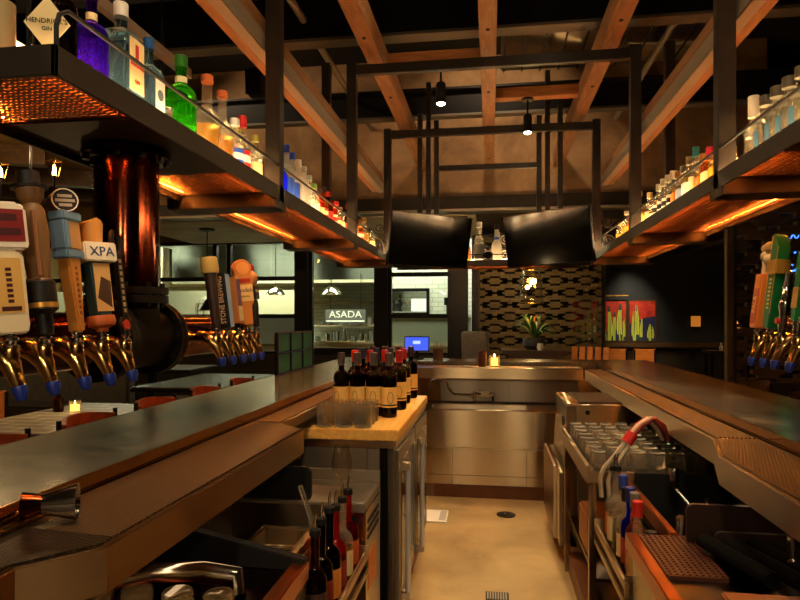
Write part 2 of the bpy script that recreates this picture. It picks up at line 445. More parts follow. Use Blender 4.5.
# ================================================================ hanging shelves
def mesh_panel(x0, x1, y0, y1, z, dx=.030, dy=.019, w=.0036, t=.002):
    """expanded metal: zigzag strands joined into diamonds"""
    mb = MB(); nx = max(2, int(round((x1-x0)/dx))); ny = max(2, int(round((y1-y0)/dy)))
    sx = (x1-x0)/nx; sy = (y1-y0)/ny
    for j in range(ny):
        yc = y0 + (j+.5)*sy
        for s in (-1, 1):
            a = []; b = []
            for i in range(nx*2+1):
                x = x0 + i*sx/2; y = yc + (s*sy/2 if i % 2 else 0)
                a.append((x, y-w, z + (.002 if i % 2 else -.002))); b.append((x, y+w, z + (.002 if i % 2 else -.002)))
            n = len(a); vs = a + b + [(p[0], p[1], p[2]+t) for p in a] + [(p[0], p[1], p[2]+t) for p in b]
            fs = []
            for i in range(n-1):
                fs.append((i, i+1, n+i+1, n+i)); fs.append((2*n+i, 3*n+i, 3*n+i+1, 2*n+i+1))
                fs.append((i, 2*n+i, 2*n+i+1, i+1)); fs.append((n+i, n+i+1, 3*n+i+1, 3*n+i))
            mb.add(vs, fs)
    mb.box(x0-.006, x1+.006, y0-.006, y0, z-.003, z+.004).box(x0-.006, x1+.006, y1, y1+.006, z-.003, z+.004)
    mb.box(x0-.006, x0, y0, y1, z-.003, z+.004).box(x1, x1+.006, y0, y1, z-.003, z+.004)
    return mb
ZS0, ZS1 = 1.99, 2.06      # shelf fascia
TOP = 2.055                 # bottles stand here
def side_shelf(s, xf, xb, lab, cells, posts, yn):
    """s=-1 left, +1 right; xf inner edge, xb outer edge (absolute)"""
    t = thing('hanging_bottle_shelf', lab, 'shelf', (s*(xf+xb)/2, 3.5, ZS0))
    X = lambda a: s*a
    pw = .07
    # posts and the boxes that carry them
    for y in posts:
        MB().box(X(xf), X(xf+pw), y-.03, y+.03, 1.956, 3.30).build('post', M['frame'], t, .003, world=True)
        MB().box(X(xf+.002), X(xb+.06), y-.075, y+.075, 1.956, ZS1-.014).build('crossbeam', M['fascia'], t, .003, world=True)
    MB().box(X(1.15), X(1.21), 4.27, 4.33, ZS1, 3.30).build('post', M['frame'], t, .003, world=True)
    fa = MB()
    ye = posts[-1]+.03
    fa.box(X(xf), X(xf+.012), yn, ye, ZS0, ZS1).box(X(xb-.012), X(xb), yn, ye, ZS0, ZS1)
    fa.box(X(xf), X(xb), yn, yn+.012, ZS0, ZS1)
    fa.build('fascia', M['fascia'], t, .002, world=True)
    MB().box(X(xf+.012), X(xb-.012), yn+.012, ye, ZS1-.013, ZS1-.0055).build('shelf_board', M['pan'], t, world=True)
    solid = MB()
    for a, b in cells['solid']: solid.box(X(xf+.012), X(xb-.012), a, b, ZS0+.024, ZS0+.0465)
    if solid.v: solid.build('solid_underside', M['fascia'], t, world=True)
    for a, b in cells['mesh']:
        x0, x1 = sorted((X(xf+.018), X(xb-.018)))
        mesh_panel(x0, x1, a+.008, b-.008, ZS0+.032).build('mesh_panel', M['mesh'], t, world=True)
        for xx in (xb-.024, xf+.024): MB().cyl((X(xx), a+.01, ZS0+.044), (X(xx), b-.01, ZS0+.044), .0035, 8).build('light_strip', M['led'], t, world=True)
    # light strip behind the bottles
    MB().box(X(xf+.215), X(xf+.222), yn+.05, ye-.02, TOP+.045, TOP+.075).build('bottle_led_strip', M['ledw'], t, world=True)
    MB().box(X(xf+.195), X(xf+.235), yn+.05, ye-.02, TOP+.0755, TOP+.079).box(X(xf+.2225), X(xf+.235), yn+.05, ye-.02, TOP, TOP+.0755).build('added_strip_hood', M['iron'], t, world=True)  # hood and backing added to keep the strip's light off the timbers
    MB().box(X(xf+.014), X(xf+.020), yn+.05, ye-.02, TOP+.001, TOP+.006).build('bottle_led_strip', M['ledf'], t, world=True)  # unseen strip inside the front lip, added to brighten the bottle fronts
    # guard rod
    zr = 2.155
    g = MB()
    g.tube([(X(xf+.006), yn+.012, ZS1-.02), (X(xf+.006), yn+.012, zr-.05), (X(xf+.006), yn+.022, zr-.02), (X(xf+.006), yn+.05, zr), (X(xf+.006), posts[0]-.03, zr)], .0055, 8)
    for a, b in zip(posts[:-1], posts[1:]): g.cyl((X(xf+.006), a+.03, zr), (X(xf+.006), b-.03, zr), .0055, 8)
    g.build('guard_rod', M['black'], t, world=True)
    # frame runner: timber with a steel channel on its aisle side
    MB().box(X(xf+.09), X(xf+.18), -.6, posts[-1]-.03, 2.685, 2.86).build('timber_runner', M['timber'], t, .003, world=True)
    ch = MB().box(X(xf+.072), X(xf+.089), -.6, posts[-1]-.03, 2.69, 2.765)
    ch.box(X(xf+.072), X(xf+.125), -.6, posts[-1]-.03, 2.68, 2.686)
    ch.build('steel_channel', M['flange'], t, world=True)
    MB().box(X(xb-.01), X(xb+.025), -.6, 2.75, 2.60, 2.645).build('outer_runner', M['flange'], t, .002, world=True)
    for y in (1.75, 2.55): MB().cyl((X(xb+.03), y, ZS1-.01), (X(xb+.03), y, ZC), .008, 8).build('hanger_rod', M['iron'], t, world=True)
    return t
YP = (2.72, 4.32, 5.86)
LS = side_shelf(-1, .96, 1.43, 'hanging steel shelf of backlit bottles over the left bar, carried by the copper column',
    dict(solid=[(1.60, 2.24)], mesh=[(1.245, 1.60), (2.24, 2.645), (2.795, 4.245), (4.395, 5.785)]), YP, 1.23)
RS = side_shelf(1, .93, 1.40, 'hanging steel shelf of backlit bottles over the right bar',
    dict(solid=[(1.40, 2.24)], mesh=[(1.245, 1.40), (2.24, 2.645), (2.795, 4.245), (4.395, 5.785)]), YP, 1.23)
# far shelf joining the two
t = thing('hanging_bottle_shelf', 'short hanging shelf of bottles at the far end, between the two screens', 'shelf', (0, 6.05, ZS0))
fa = MB().box(-.955, .925, 5.895, 5.907, 1.955, 2.02).box(-.955, .925, 6.19, 6.2, 1.955, 2.02)
fa.build('fascia', M['fascia'], t, world=True)
MB().box(-.955, .925, 5.907, 6.19, 2.0, 2.008).build('shelf_board', M['pan'], t, world=True)
mesh_panel(-.5, .5, 5.91, 6.18, 1.975).build('mesh_panel', M['mesh'], t, world=True)
MB().cyl((-.5, 6.17, 1.988), (.5, 6.17, 1.988), .0035, 8).build('light_strip', M['led'], t, world=True)
MB().box(-.6, .55, 6.165, 6.175, 2.01, 2.05).build('bottle_led_strip', M['ledw'], t, world=True)
MB().cyl((-.93, 5.90, 2.07), (.90, 5.90, 2.07), .005, 8).build('guard_rod', M['iron'], t, world=True)
for x, z in ((-.70, 3.5), (-.615, 3.8), (-.535, 3.42), (.46, 3.42), (.54, 3.85), (.66, 3.52)):
    MB().box(x-.023, x+.023, 6.02, 6.07, 2.008, z).build('post', M['frame'], t, world=True)
MB().box(-.51, .437, 6.025, 6.065, 2.92, 2.97).build('crossbar', M['frame'], t, world=True)
solo('steel_crossbar', MB().box(-.959, .929, 4.295, 4.345, 3.21, 3.28), M['frame'], 'nearer dark steel bar tying the tops of the left and right shelf posts', 'steel bar', 'steel tie bars', bev=.003)
solo('steel_crossbar', MB().box(-.959, .929, 5.835, 5.885, 3.21, 3.28), M['frame'], 'farther dark steel bar tying the shelf posts above the screens', 'steel bar', 'steel tie bars', bev=.003)
# screens hung at the corners, turned in and tipped down
def screen(x, y, rz, lab):
    t = thing('television', lab, 'television', (x, y, 2.16), rz, 'bar televisions')
    m = Euler((R(11), 0, 0)).to_matrix()
    def tilt(p): return m @ p
    W, H = .86, .475
    MB().box(-W/2, W/2, 0, .035, -H/2, H/2).slice_xf(tilt).build('casing', M['black'], t, .004)
    MB().box(-W/2+.01, W/2-.01, -.002, 0, -H/2+.012, H/2-.01).slice_xf(tilt).build('screen', M['blackgloss'], t)
    fr = MB().box(-W/2, W/2, -.003, .0, H/2-.006, H/2)
    fr.slice_xf(tilt).build('bezel', M['dsteel'], t)
    MB().box(-.1, .1, .035, .06, -.12, .12).slice_xf(tilt).tube([(0,.05,0),(0,.16,.06),(0,.30,.06)], .02, 8).build('wall_bracket', M['iron'], t)
screen(-.535, 5.50, R(38), 'dark flat television hung left of the lit bottles, angled toward the aisle')
screen(.475, 5.47, R(-36), 'dark flat television hung right of the lit bottles, angled toward the aisle')

# ================================================================ bottles
def ring(r, z, sq, n=20, flat=1.0):
    out = []
    for j in range(n):
        a = 2*PI*j/n; ca, sa = math.cos(a), math.sin(a)
        e = 2/ (2 + sq*8)
        out.append((r*math.copysign(abs(ca)**e, ca), r*flat*math.copysign(abs(sa)**e, sa), z))
    return out
BM = {}
M['shell'] = pane_glass('bottle_shell', (250,248,240))
add_scatter(M['shell'], (250,244,228), .16)
def bmat(key, col, tl=.35, rough=.04):
    if key not in BM: BM[key] = glassy('bottle_glass_'+key, col, rough, tl, 1.3)
    return BM[key]
def cmat(col, rough=.5, metal=0):
    k = ('c', col, rough)
    if k not in BM: BM[k] = P('paint_%d_%d_%d' % col, col, rough, metal)
    return BM[k]
MC = {}
def bottle(name, lab, loc, h, r, glass, cap=None, label=None, sq=0, flat=1, neck=.35, nr=.014, sh=.12, caph=.12, capr=1.15, lz=(.12,.42), band=None, group=None, rz=0, cat='bottle', pour=False, txt=None, liquid=None, bulge=0):
    """h height, r body radius, neck = neck share of h, sh = shoulder share"""
    t = thing(name, lab, cat, loc, rz, group)
    zb = h*(1-neck-sh); zn = h*(1-neck); zt = h*(1-caph) if cap else h
    key = (h, r, sq, flat, neck, nr, sh, caph, bool(cap), bulge)
    if key not in MC:
        rings = [ring(r*.86, 0, sq, flat=flat), ring(r*.98, h*.012, sq, flat=flat), ring(r, h*.04, sq, flat=flat), ring(r*(1+bulge), zb*.55, sq, flat=flat), ring(r, zb, sq, flat=flat)]
        for k in (1, 2, 3):
            a = k/4; w = math.cos(a*PI/2)
            rr = nr + (r-nr)*w; f = 1 + (flat-1)*w
            rings.append(ring(rr, zb + (zn-zb)*math.sin(a*PI/2)*.95, sq*w, flat=f))
        rings += [ring(nr, zn+h*.01, 0), ring(nr*.95, (zn+zt)/2, 0), ring(nr, zt, 0)]
        MC[key] = MB().loft(rings).mesh(name)
    gk = [k for k in ('clear', 'amber', 'gold', 'pale_green') if BM.get(k) is glass]
    if gk:
        # liquid to the shoulder inside a thin clear shell
        lk = ('liq',) + key
        if lk not in MC:
            q = .90; rg_ = [ring(r*.84*q, h*.018, sq, flat=flat), ring(r*q, h*.035, sq, flat=flat), ring(r*q*(1+bulge), zb*.55, sq, flat=flat), ring(r*q, zb*.90, sq, flat=flat)]
            MC[lk] = MB().loft(rg_).mesh('liquid')
        lq = bpy.data.objects.new('liquid', MC[lk].copy()); C.objects.link(lq); lq.parent = t; lq.data.materials.append(glass)
        glass = M['shell']
    me = MC[key]
    o = bpy.data.objects.new('glass_body', me.copy()); C.objects.link(o); o.parent = t; o.data.materials.append(glass)
    if cap:
        ck = ('cap', nr, capr, h, caph)
        if ck not in MC: MC[ck] = MB().lathe([(0, zt-h*.015), (nr*capr, zt-h*.015), (nr*capr, h-.002), (nr*capr*.9, h), (0, h)], n=16).mesh('cap')
        c = bpy.data.objects.new('cap', MC[ck].copy()); C.objects.link(c); c.parent = t; c.data.materials.append(cap)
    if band:
        place('neck_band', MB().lathe([(nr*1.06, zn+h*.02), (nr*1.06, zn+h*.09)], n=16).mesh('neck_band'), band, t)
    if label:
        z0, z1 = h*lz[0], h*lz[1]; e = 1.012
        lm = MB().loft([ring(r*e*(1+bulge*.8), z0, sq, flat=flat), ring(r*e*(1+bulge*.8), z1, sq, flat=flat)], cap=False).mesh('label')
        o2 = place('label', lm, label[0], t)
        if len(label) > 1:
            zz = z0 + (z1-z0)*.55
            place('label_band', MB().loft([ring(r*1.022*(1+bulge*.8), zz-(z1-z0)*.2, sq, flat=flat), ring(r*1.022*(1+bulge*.8), zz+(z1-z0)*.2, sq, flat=flat)], cap=False).mesh('label_band'), label[1], o2)
    if pour:
        pz = MB().lathe([(0,h-.004),(nr*1.25,h-.004),(nr*1.2,h+.014),(nr*.5,h+.018),(0,h+.018)], n=12).build('pourer', M['black'], t)
        MB().tube([(0,0,h+.016), (0,0,h+.04), (.004,0,h+.062)], [.0045,.0045,.0032], 8).build('pour_spout', M['chrome'], pz)
    return t
def W(key):
    return {'cl': bmat('clear', (250,248,238), .22), 'gr': bmat('green', (80,220,50), .2), 'am': bmat('amber', (242,190,100), .36), 'go': bmat('gold', (250,216,126), .40),
            'bl': bmat('pale_blue', (170,214,242), .14), 'db': bmat('cobalt', (40,50,235), .4), 'pu': bmat('violet', (100,50,215), .25), 'bk': bmat('dark', (14,10,10), .1),
            'fr': bmat('frosted', (240,242,236), .8, .4), 'rd': bmat('red', (220,60,30), .4), 'br': bmat('brown', (110,50,20), .3), 'pg': bmat('pale_green', (210,232,170), .35),
            'pk': bmat('or', (240,150,60), .3)}[key]
LX, RX = -1.055, 1.025
GL1, GL2, GL3 = 'bottles on the left shelf before its first post', 'bottles on the left shelf between first and second posts', 'bottles at the far end of the left shelf'
GR1, GR2, GR3 = 'bottles on the right shelf before its first post', 'bottles on the right shelf between first and second posts', 'bottles at the far end of the right shelf'
def uy(u, X):      # depth on the shelf line for a bottle seen at column u of the study sketch
    d = abs(X)*617/abs(u-491); return (d + X*.1475)/.989
cr, wt, kx = cmat((222,196,142)), cmat((224,218,206)), cmat((18,14,14))
red, blu = cmat((190,34,24)), cmat((40,80,190))
# left shelf, first bay
bottle('liquor_bottle', 'dark slim bottle at the very left edge of the view on the near shelf end', (-1.30, 1.30, TOP), .30, .034, W('bk'), kx, (kx,), group=GL1)
bottle('liquor_bottle', 'dark bottle with a narrow cream label, second from the left edge on the shelf end', (-1.17, 1.31, TOP), .30, .034, W('bk'), kx, (cmat((150,130,90)),), group=GL1, lz=(.1,.5))
b = bottle('liquor_bottle', 'squat black bottle with a cream diamond label on the left shelf end', (-1.05, 1.345, TOP), .24, .05, W('bk'), kx, None, group=GL1, neck=.25, nr=.018, sh=.15, rz=R(20))
dl = MB().loft([[(-.0,-.053,.02),(.05,-.053,.085),(.0,-.053,.15),(-.05,-.053,.085)], [(-.0,-.051,.02),(.05,-.051,.085),(.0,-.051,.15),(-.05,-.051,.085)]])
lo = dl.build('label', M['cream_label'], b)
text('lettering', "HENDRICK'S", .016, M['ink'], lo, (0,-.0545,.09), FRONT); text('lettering', "GIN", .013, M['ink'], lo, (0,-.0545,.072), FRONT)
bottle('liquor_bottle', 'violet bottle with a pale neck wrap beside the diamond label bottle', (LX, 1.49, TOP), .28, .042, W('pu'), cmat((60,20,120)), None, band=cr, group=GL1, neck=.36)
b = bottle('gin_bottle', 'large square clear bottle with red lettering on a pale label, left shelf', (LX, 1.62, TOP), .30, .048, W('bl'), cmat((200,196,186), .3), None, sq=.75, neck=.26, nr=.018, sh=.10, group=GL1)
lb_ = MB().box(.0493, .0505, -.034, .036, .04, .19).build('label', cr, b)
text('lettering', 'BEEFEATER', .0135, M['redink'], lb_, (.0512, .001, .115), FACE_PX)
text('lettering', 'GIN', .014, M['redink'], lb_, (.0512, .001, .07), FACE_PX)
MB().box(.0505, .0512, -.008, .008, .13, .175).build('emblem', M['redink'], lb_)
b = bottle('gin_bottle', 'tall square sapphire blue bottle with a pale panel label, left shelf', (LX, 1.765, TOP), .265, .037, W('bl'), cmat((30,70,120), .3), None, sq=.6, neck=.32, nr=.014, group=GL1)
lb_ = MB().box(.038, .0395, -.026, .026, .025, .135).build('label', wt, b)
MB().lathe([(0,.0396),(.017,.0396),(.017,.0402),(0,.0402)], (0,0,.085), 18, 'x').build('medallion', cmat((90,100,110)), lb_)
bottle('glass_tumbler', 'small clear glass between the sapphire and the green bottle', (LX, 1.855, TOP), .08, .028, W('cl'), None, None, neck=.01, sh=.01, nr=.024, group=GL1, cat='glass')
bottle('gin_bottle', 'bright green round-shouldered bottle on the left shelf', (LX, 1.965, TOP), .295, .052, W('gr'), cmat((30,90,24), .35), None, band=cmat((200,190,150)), neck=.34, nr=.019, sh=.15, group=GL1)
bottle('liquor_bottle', 'low bottle with a red cap half hidden behind the green bottle', (-1.13, 2.05, TOP), .20, .036, W('cl'), red, (wt,), group=GL1)
oc = cmat((172,84,34))
bottle('tequila_bottle', 'clear long-necked bottle of golden liquor with an orange cork, nearer of two alike', (LX, 2.16, TOP), .305, .050, W('go'), oc, None, neck=.42, nr=.020, sh=.16, caph=.07, group=GL1)
bottle('tequila_bottle', 'clear long-necked bottle of amber liquor with an orange cork, farther of two alike', (LX, 2.29, TOP), .295, .046, W('am'), oc, None, neck=.42, nr=.018, sh=.16, caph=.07, group=GL1)
bottle('vodka_bottle', 'clear bottle with a blue label on the left shelf', (LX, 2.41, TOP), .225, .038, W('cl'), cmat((210,210,205)), (blu, wt), neck=.33, nr=.017, group=GL1)
b = bottle('vodka_bottle', 'clear bottle with tall red cap and red label on the left shelf', (LX, 2.49, TOP), .262, .034, W('cl'), red, (red, wt), neck=.38, nr=.016, caph=.17, group=GL1)
bottle('liquor_bottle', 'pale bottle with a green cap behind the red-labelled bottle', (-1.10, 2.56, TOP), .24, .032, W('pg'), cmat((130,130,40)), (wt,), neck=.36, group=GL1)
bottle('liquor_bottle', 'clear bottle with an olive cap last before the first left post', (LX+.01, 2.61, TOP), .215, .032, W('cl'), cmat((150,150,60)), (cr,), neck=.34, group=GL1)
# left shelf, second bay
for i, (y, k, cap, lab_, h, r, l) in enumerate([
    (2.87, 'db', cmat((40,60,170)), 'cobalt blue bottle first past the left post', .235, .036, None),
    (2.965, 'db', cmat((40,60,170)), 'second cobalt blue bottle past the left post, beside the frosted ones', .225, .034, None),
    (3.06, 'fr', cmat((40,70,180)), 'frosted white bottle with a tall blue cap on the left shelf', .30, .038, (blu,)),
    (3.155, 'fr', cmat((40,70,180)), 'second frosted white bottle with blue cap, farther from the post', .285, .036, (blu,)),
    (3.26, 'fr', wt, 'frosted white bottle with a white cap and grey print', .275, .036, None),
    (3.36, 'fr', cmat((190,190,184)), 'plain frosted bottle with a silvery cap', .262, .034, None),
    (3.46, 'cl', cmat((200,200,190)), 'clear bottle with a white cap beyond the frosted bottles', .235, .034, (wt,)),
    (3.565, 'pg', cmat((120,160,60)), 'pale green bottle in the middle of the left shelf', .21, .034, (wt,)),
    (3.67, 'rd', cmat((60,40,30)), 'reddish bottle with a cream label beyond the pale green one', .20, .034, (cr,)),
    (3.77, 'pk', cmat((50,36,28)), 'orange bottle with a dark neck near the second left post', .235, .030, (red, cr)),
    (3.875, 'br', red, 'brown bottle with a red cap and a dark red label near the second left post', .225, .034, (red,)),
    (3.98, 'rd', kx, 'dark red bottle with a black cap near the second left post', .215, .036, (cr, red)),
    (4.09, 'am', red, 'amber bottle with red cap just before the second left post', .205, .036, (red, cr)),
    (4.20, 'go', cmat((120,80,30)), 'golden bottle touching the second left post', .185, .036, (cr,))]):
    bottle('liquor_bottle', lab_, (LX, y, TOP), h, r, W(k), cap, l, neck=.34, nr=.015, sq=.3 if k == 'fr' else 0, group=GL2)
for i, (y, k, cap, lab_, h, r, l) in enumerate([
    (4.44, 'br', red, 'brown bottle with a red cap first past the second left post', .25, .038, (red,)),
    (4.60, 'rd', red, 'bright red bottle with a tall red neck past the second left post', .27, .040, (cr,)),
    (4.82, 'pk', kx, 'orange bottle with black cap past the second left post', .23, .040, (red, cr)),
    (5.04, 'go', cmat((190,150,60)), 'round golden bottle with gilt top near the third left post', .25, .046, None),
    (5.30, 'am', kx, 'amber bottle with a black stopper near the third left post', .20, .042, (cr,))]):
    bottle('liquor_bottle', lab_, (LX, y, TOP), h, r, W(k), cap, l, neck=.36, nr=.016, group=GL3)
# right shelf, first bay
gc = M['grey_cap']
bottle('liquor_bottle', 'tall white-necked bottle nearest the first right post', (RX, 2.585, TOP), .27, .034, W('cl'), cmat((226,214,190)), None, neck=.44, nr=.018, caph=.30, group=GR1)
for y, n in ((2.475, 'first'), (2.385, 'second'), (2.295, 'third'), (2.205, 'fourth')):
    b = bottle('tequila_bottle', 'clear square bottle with grey cap and blue label, %s from the first right post' % n, (RX, y, TOP), .232, .034, W('cl'), gc, None, sq=.6, neck=.27, nr=.020, sh=.08, caph=.15, group=GR1)
    MB().box(-.0362, -.0350, -.020, .020, .03, .10).build('label', cmat((54,96,120)), b)
    MB().box(-.0362, -.0350, -.024, .024, .012, .028).build('label', cmat((120,84,70)), b)
bottle('tequila_bottle', 'golden bottle with a blue label near the right edge of the view', (RX, 2.10, TOP), .24, .036, W('go'), gc, (cmat((50,90,110)),), neck=.27, nr=.020, sq=.6, sh=.08, lz=(.08,.3), group=GR1)
bottle('tequila_bottle', 'golden bottle with a green edge label at the right edge of the view', (RX, 2.00, TOP), .24, .036, W('go'), gc, (cmat((60,110,50)),), neck=.27, nr=.020, sq=.6, sh=.08, lz=(.08,.3), group=GR1)
# right shelf, second bay (from the near post away)
sc = cmat((196,186,160), .4)
for (y, k, cap, lab_, h, r, l, s) in [
    (2.87, 'go', cmat((110,150,40)), 'golden bottle with a green-banded cap first past the right post', .225, .038, (cr,), .4),
    (2.97, 'go', cmat((200,190,170)), 'golden bottle with a pale cap second past the right post', .20, .036, (cmat((220,150,40)),), .4),
    (3.07, 'pk', cmat((180,30,60)), 'orange bottle with a crimson round stopper on the right shelf', .205, .038, (cr,), .3),
    (3.17, 'am', cmat((150,100,50)), 'amber bottle just beyond the crimson stopper bottle', .20, .036, (cmat((220,110,30)),), .4),
    (3.27, 'cl', cmat((40,120,130)), 'clear tall bottle with a teal cap on the right shelf', .262, .034, (cr,), 0),
    (3.37, 'go', cmat((130,110,80)), 'yellow bottle with a dark cork beside the teal-capped bottle', .24, .036, (wt,), .3),
    (3.47, 'cl', cmat((110,100,84)), 'clear bottle with a blue-grey label in the middle of the right shelf', .215, .036, (cmat((120,140,160)),), .4),
    (3.565, 'am', cmat((150,90,40)), 'amber bottle with an orange label in the middle of the right shelf', .21, .035, (cmat((210,120,40)),), .3),
    (3.66, 'cl', sc, 'clear bottle with white cap and arched black label, nearest of four alike', .235, .036, (wt, kx), 0),
    (3.76, 'cl', sc, 'clear bottle with white cap and arched black label, second of four alike', .235, .036, (wt, kx), 0),
    (3.86, 'cl', sc, 'clear bottle with white cap and arched black label, third of four alike', .235, .036, (wt, kx), 0),
    (3.96, 'go', sc, 'yellowish bottle with white cap and arched black label, last of four alike', .225, .036, (wt, kx), 0),
    (4.07, 'am', cmat((110,40,30)), 'short amber bottle with a dark red cap near the second right post', .15, .030, (wt,), 0),
    (4.18, 'cl', cmat((200,180,120)), 'clear bottle with a pale tall cap touching the second right post', .22, .032, (cr,), 0)]:
    bottle('tequila_bottle', lab_, (RX, y, TOP), h, r, W(k), cap, l, neck=.30, nr=.016, sq=s, sh=.1, caph=.17, group=GR2)
for (y, k, cap, lab_, h, r) in [
    (4.46, 'go', cmat((210,170,60)), 'tall golden bottle first past the second right post', .29, .034),
    (4.64, 'am', cmat((220,140,40)), 'broad amber bottle second past the second right post', .25, .042),
    (4.86, 'go', sc, 'golden bottle third past the second right post', .22, .036),
    (5.10, 'go', cmat((200,170,90)), 'small golden bottle next to the scrolled iron ornament', .17, .034)]:
    bottle('tequila_bottle', lab_, (RX, y, TOP), h, r, W(k), cap, (cmat((226,150,40)),), neck=.34, nr=.016, group=GR3)
def scroll(x, y, z, s, lab, mat):
    pts = []
    for i in range(40):
        a = i/39*3.6*PI; rr = .008+.045*(1-i/39); pts.append((x+s*rr*math.cos(a), y, z+.07+rr*math.sin(a)))
    pts2 = [(p[0]*1, p[1], 2*z+.30-p[2]) for p in pts]
    mb = MB().tube(pts, .005, 6).tube(pts2, .005, 6).box(x-.03, x+.03, y-.02, y+.02, z, z+.012)
    mb.tube([(x-s*.05, y, z+.012), (x-s*.055, y, z+.15), (x-s*.05, y, z+.3)], .005, 6)
    return solo('scroll_ornament', mb, mat, lab, 'ornament', bev=0)
scroll(.995, 5.45, TOP, 1, 'black scrolled iron ornament at the far end of the right shelf', M['iron'])
scroll(-1.02, 5.52, TOP, -1, 'black scrolled iron ornament at the far end of the left shelf', M['iron'])
# far shelf
FZ = 2.008
GF = 'bottles on the far shelf between the screens'
bottle('liquor_bottle', 'tall thin orange bottle beside the left screen on the far shelf', (-.225, 6.06, FZ), .36, .030, W('pk'), cmat((200,110,40)), None, neck=.5, nr=.010, sh=.3, group=GF)
bottle('tequila_bottle', 'tall clear etched bottle tapering upward in the middle of the far shelf', (-.115, 6.06, FZ), .40, .055, W('cl'), cmat((220,214,200),.2), (cmat((110,106,98)),), neck=.34, nr=.026, sh=.36, lz=(.1,.45), group=GF)
bottle('tequila_bottle', 'white ceramic bottle with blue collar and dark stopper on the far shelf', (.055, 6.06, FZ), .37, .052, W('fr'), cmat((40,34,34)), None, band=cmat((50,70,170)), neck=.42, nr=.022, sh=.22, group=GF)
bottle('mezcal_jug', 'small dark round jug standing before the tall clear bottle', (-.03, 5.965, FZ), .15, .050, W('bk'), kx, None, neck=.25, nr=.016, sh=.35, group=GF)
bottle('tequila_bottle', 'clear bottle partly hidden behind the right screen', (.19, 6.06, FZ), .30, .040, W('cl'), sc, (wt,), neck=.35, group=GF)
scroll(.135, 6.09, FZ, 1, 'pale twisted wire ornament beside the right screen on the far shelf', M['white'])
# ================================================================ bar counters
ZB = 1.07; ZL = 1.035
def bar_side(s, lab, co, ci, wide, narrow, y_wide, ynear):
    t = thing('bar_counter', lab, 'bar counter', (s*(co+ci)/2, 3, 0))
    X = lambda a: s*a
    MB().box(X(ci), X(co), -.5, 5.96, ZB-.04, ZB).build('stone_top', M['stone'], t, .006, world=True)
    MB().box(X(ci-.004), X(ci+.001), -.5, 5.2, ZB-.034, ZB+.003).build('edge_highlight', M['brass'], t, world=True)  # brass strip standing in for the highlight along the stone's front edge
    MB().box(X(ci+.10), X(co-.18), -.5, 5.94, .0, ZB-.041).build('bar_die', M['tablewood'], t, world=True)
    y0, y1 = y_wide
    nn = .78
    if ynear:
        poly = [(X(ci-.004), -.5), (X(nn), -.5), (X(nn), ynear[0]), (X(wide), ynear[1]), (X(wide), y0), (X(narrow), y1), (X(narrow), 5.2), (X(ci-.004), 5.2)]
    else:
        poly = [(X(ci-.004), -.5), (X(wide), -.5), (X(wide), y0), (X(narrow), y1), (X(narrow), 5.2), (X(ci-.004), 5.2)]
    if s > 0: poly = poly[::-1]
    if ynear:
        wp = poly[1:-2]; wp = [(X(ci-.004), -.5)] + wp[:4] + [(X(narrow), y1), (X(ci-.004), y1)]
        MB().prism(wp, ZL-.09, ZL-.003).build('service_ledge', M['steel_y'], t, .003, world=True)
        MB().box(X(ci-.004), X(narrow), y1+.001, 5.2, ZL-.045, ZL-.003).build('service_ledge', M['steel_y'], t, .003, world=True)
    else:
        MB().prism(poly, ZL-.09, ZL-.003).build('service_ledge', M['steel_y'], t, .003, world=True)
    k = 1 if ynear else 0
    # mats on the ledge, with a seam where they meet
    def mat_(ps, nm):
        o = MB().prism(ps, ZL-.003, ZL+.002).build('ledge_mat', nm, t, world=True)
    e = .012
    if ynear:
        mat_([(X(ci-.02), -.5), (X(nn+e), -.5), (X(nn+e), ynear[0]), (X(wide+e), ynear[1]), (X(wide+e), ynear[1]+.03), (X(ci-.02), ynear[1]+.06)], M['mat_rib2'])
        mat_([(X(ci-.02), ynear[1]+.064), (X(wide+e), ynear[1]+.034), (X(wide+e), y0), (X(narrow+e), y1-.003), (X(ci-.02), y1-.003)], M['mat_rib'])
    else:
        mat_([(X(ci-.02), -.5), (X(wide+e), -.5), (X(wide+e), y0), (X(narrow+e), y1-.003), (X(ci-.02), y1-.003)], M['mat_rib'])
    mat_([(X(ci-.02), y1+.003), (X(narrow+e), y1+.003), (X(narrow+e), 5.19), (X(ci-.02), 5.19)], M['mat_rib'])
    MB().box(X(nn+.06), X(nn+.075), 1.05, 2.25, ZL-.097, ZL-.0905).build('added_under_light', M['under'], t, world=True)  # unseen glowing strip, added to brighten the stations below the ledge
    rv = MB()
    for i in range(9):
        a = i/8; rv.lathe([(0,0),(.0045,0),(.003,.003),(0,.003)], (X(ci-.03 - a*(ci-.03-narrow-.02)), y1, ZL+.002), 8)
    rv.build('seam_rivets', M['brass'], t, world=True)
    return t
def ribbed(name, c1, c2, sc):
    m = P(name, c1, .4, .45)
    N, L, b = nodes(m); v = coords(m, (sc, sc, sc), (0,0,R(20)))
    w = N.new('ShaderNodeTexWave'); w.inputs['Scale'].default_value = 1; w.bands_direction = 'Y'; L.new(v, w.inputs['Vector'])
    w2 = N.new('ShaderNodeTexWave'); w2.inputs['Scale'].default_value = 1; w2.bands_direction = 'X'; L.new(v, w2.inputs['Vector'])
    mx = N.new('ShaderNodeMath'); mx.operation = 'MULTIPLY'; L.new(w.outputs['Fac'], mx.inputs[0]); L.new(w2.outputs['Fac'], mx.inputs[1])
    base(m, ramp(m, mx.outputs[0], [(.1, c2), (.7, c1)])); bump(m, mx.outputs[0], .5, .003)
    return m
M['under'] = glow('added_under_led', (255,210,160), 2.2)
M['mat_rib'] = ribbed('ribbed_ledge_mat', (100,78,52), (66,50,34), 34)
M['mat_rib2'] = ribbed('coarse_ledge_mat', (64,50,36), (24,20,16), 30)
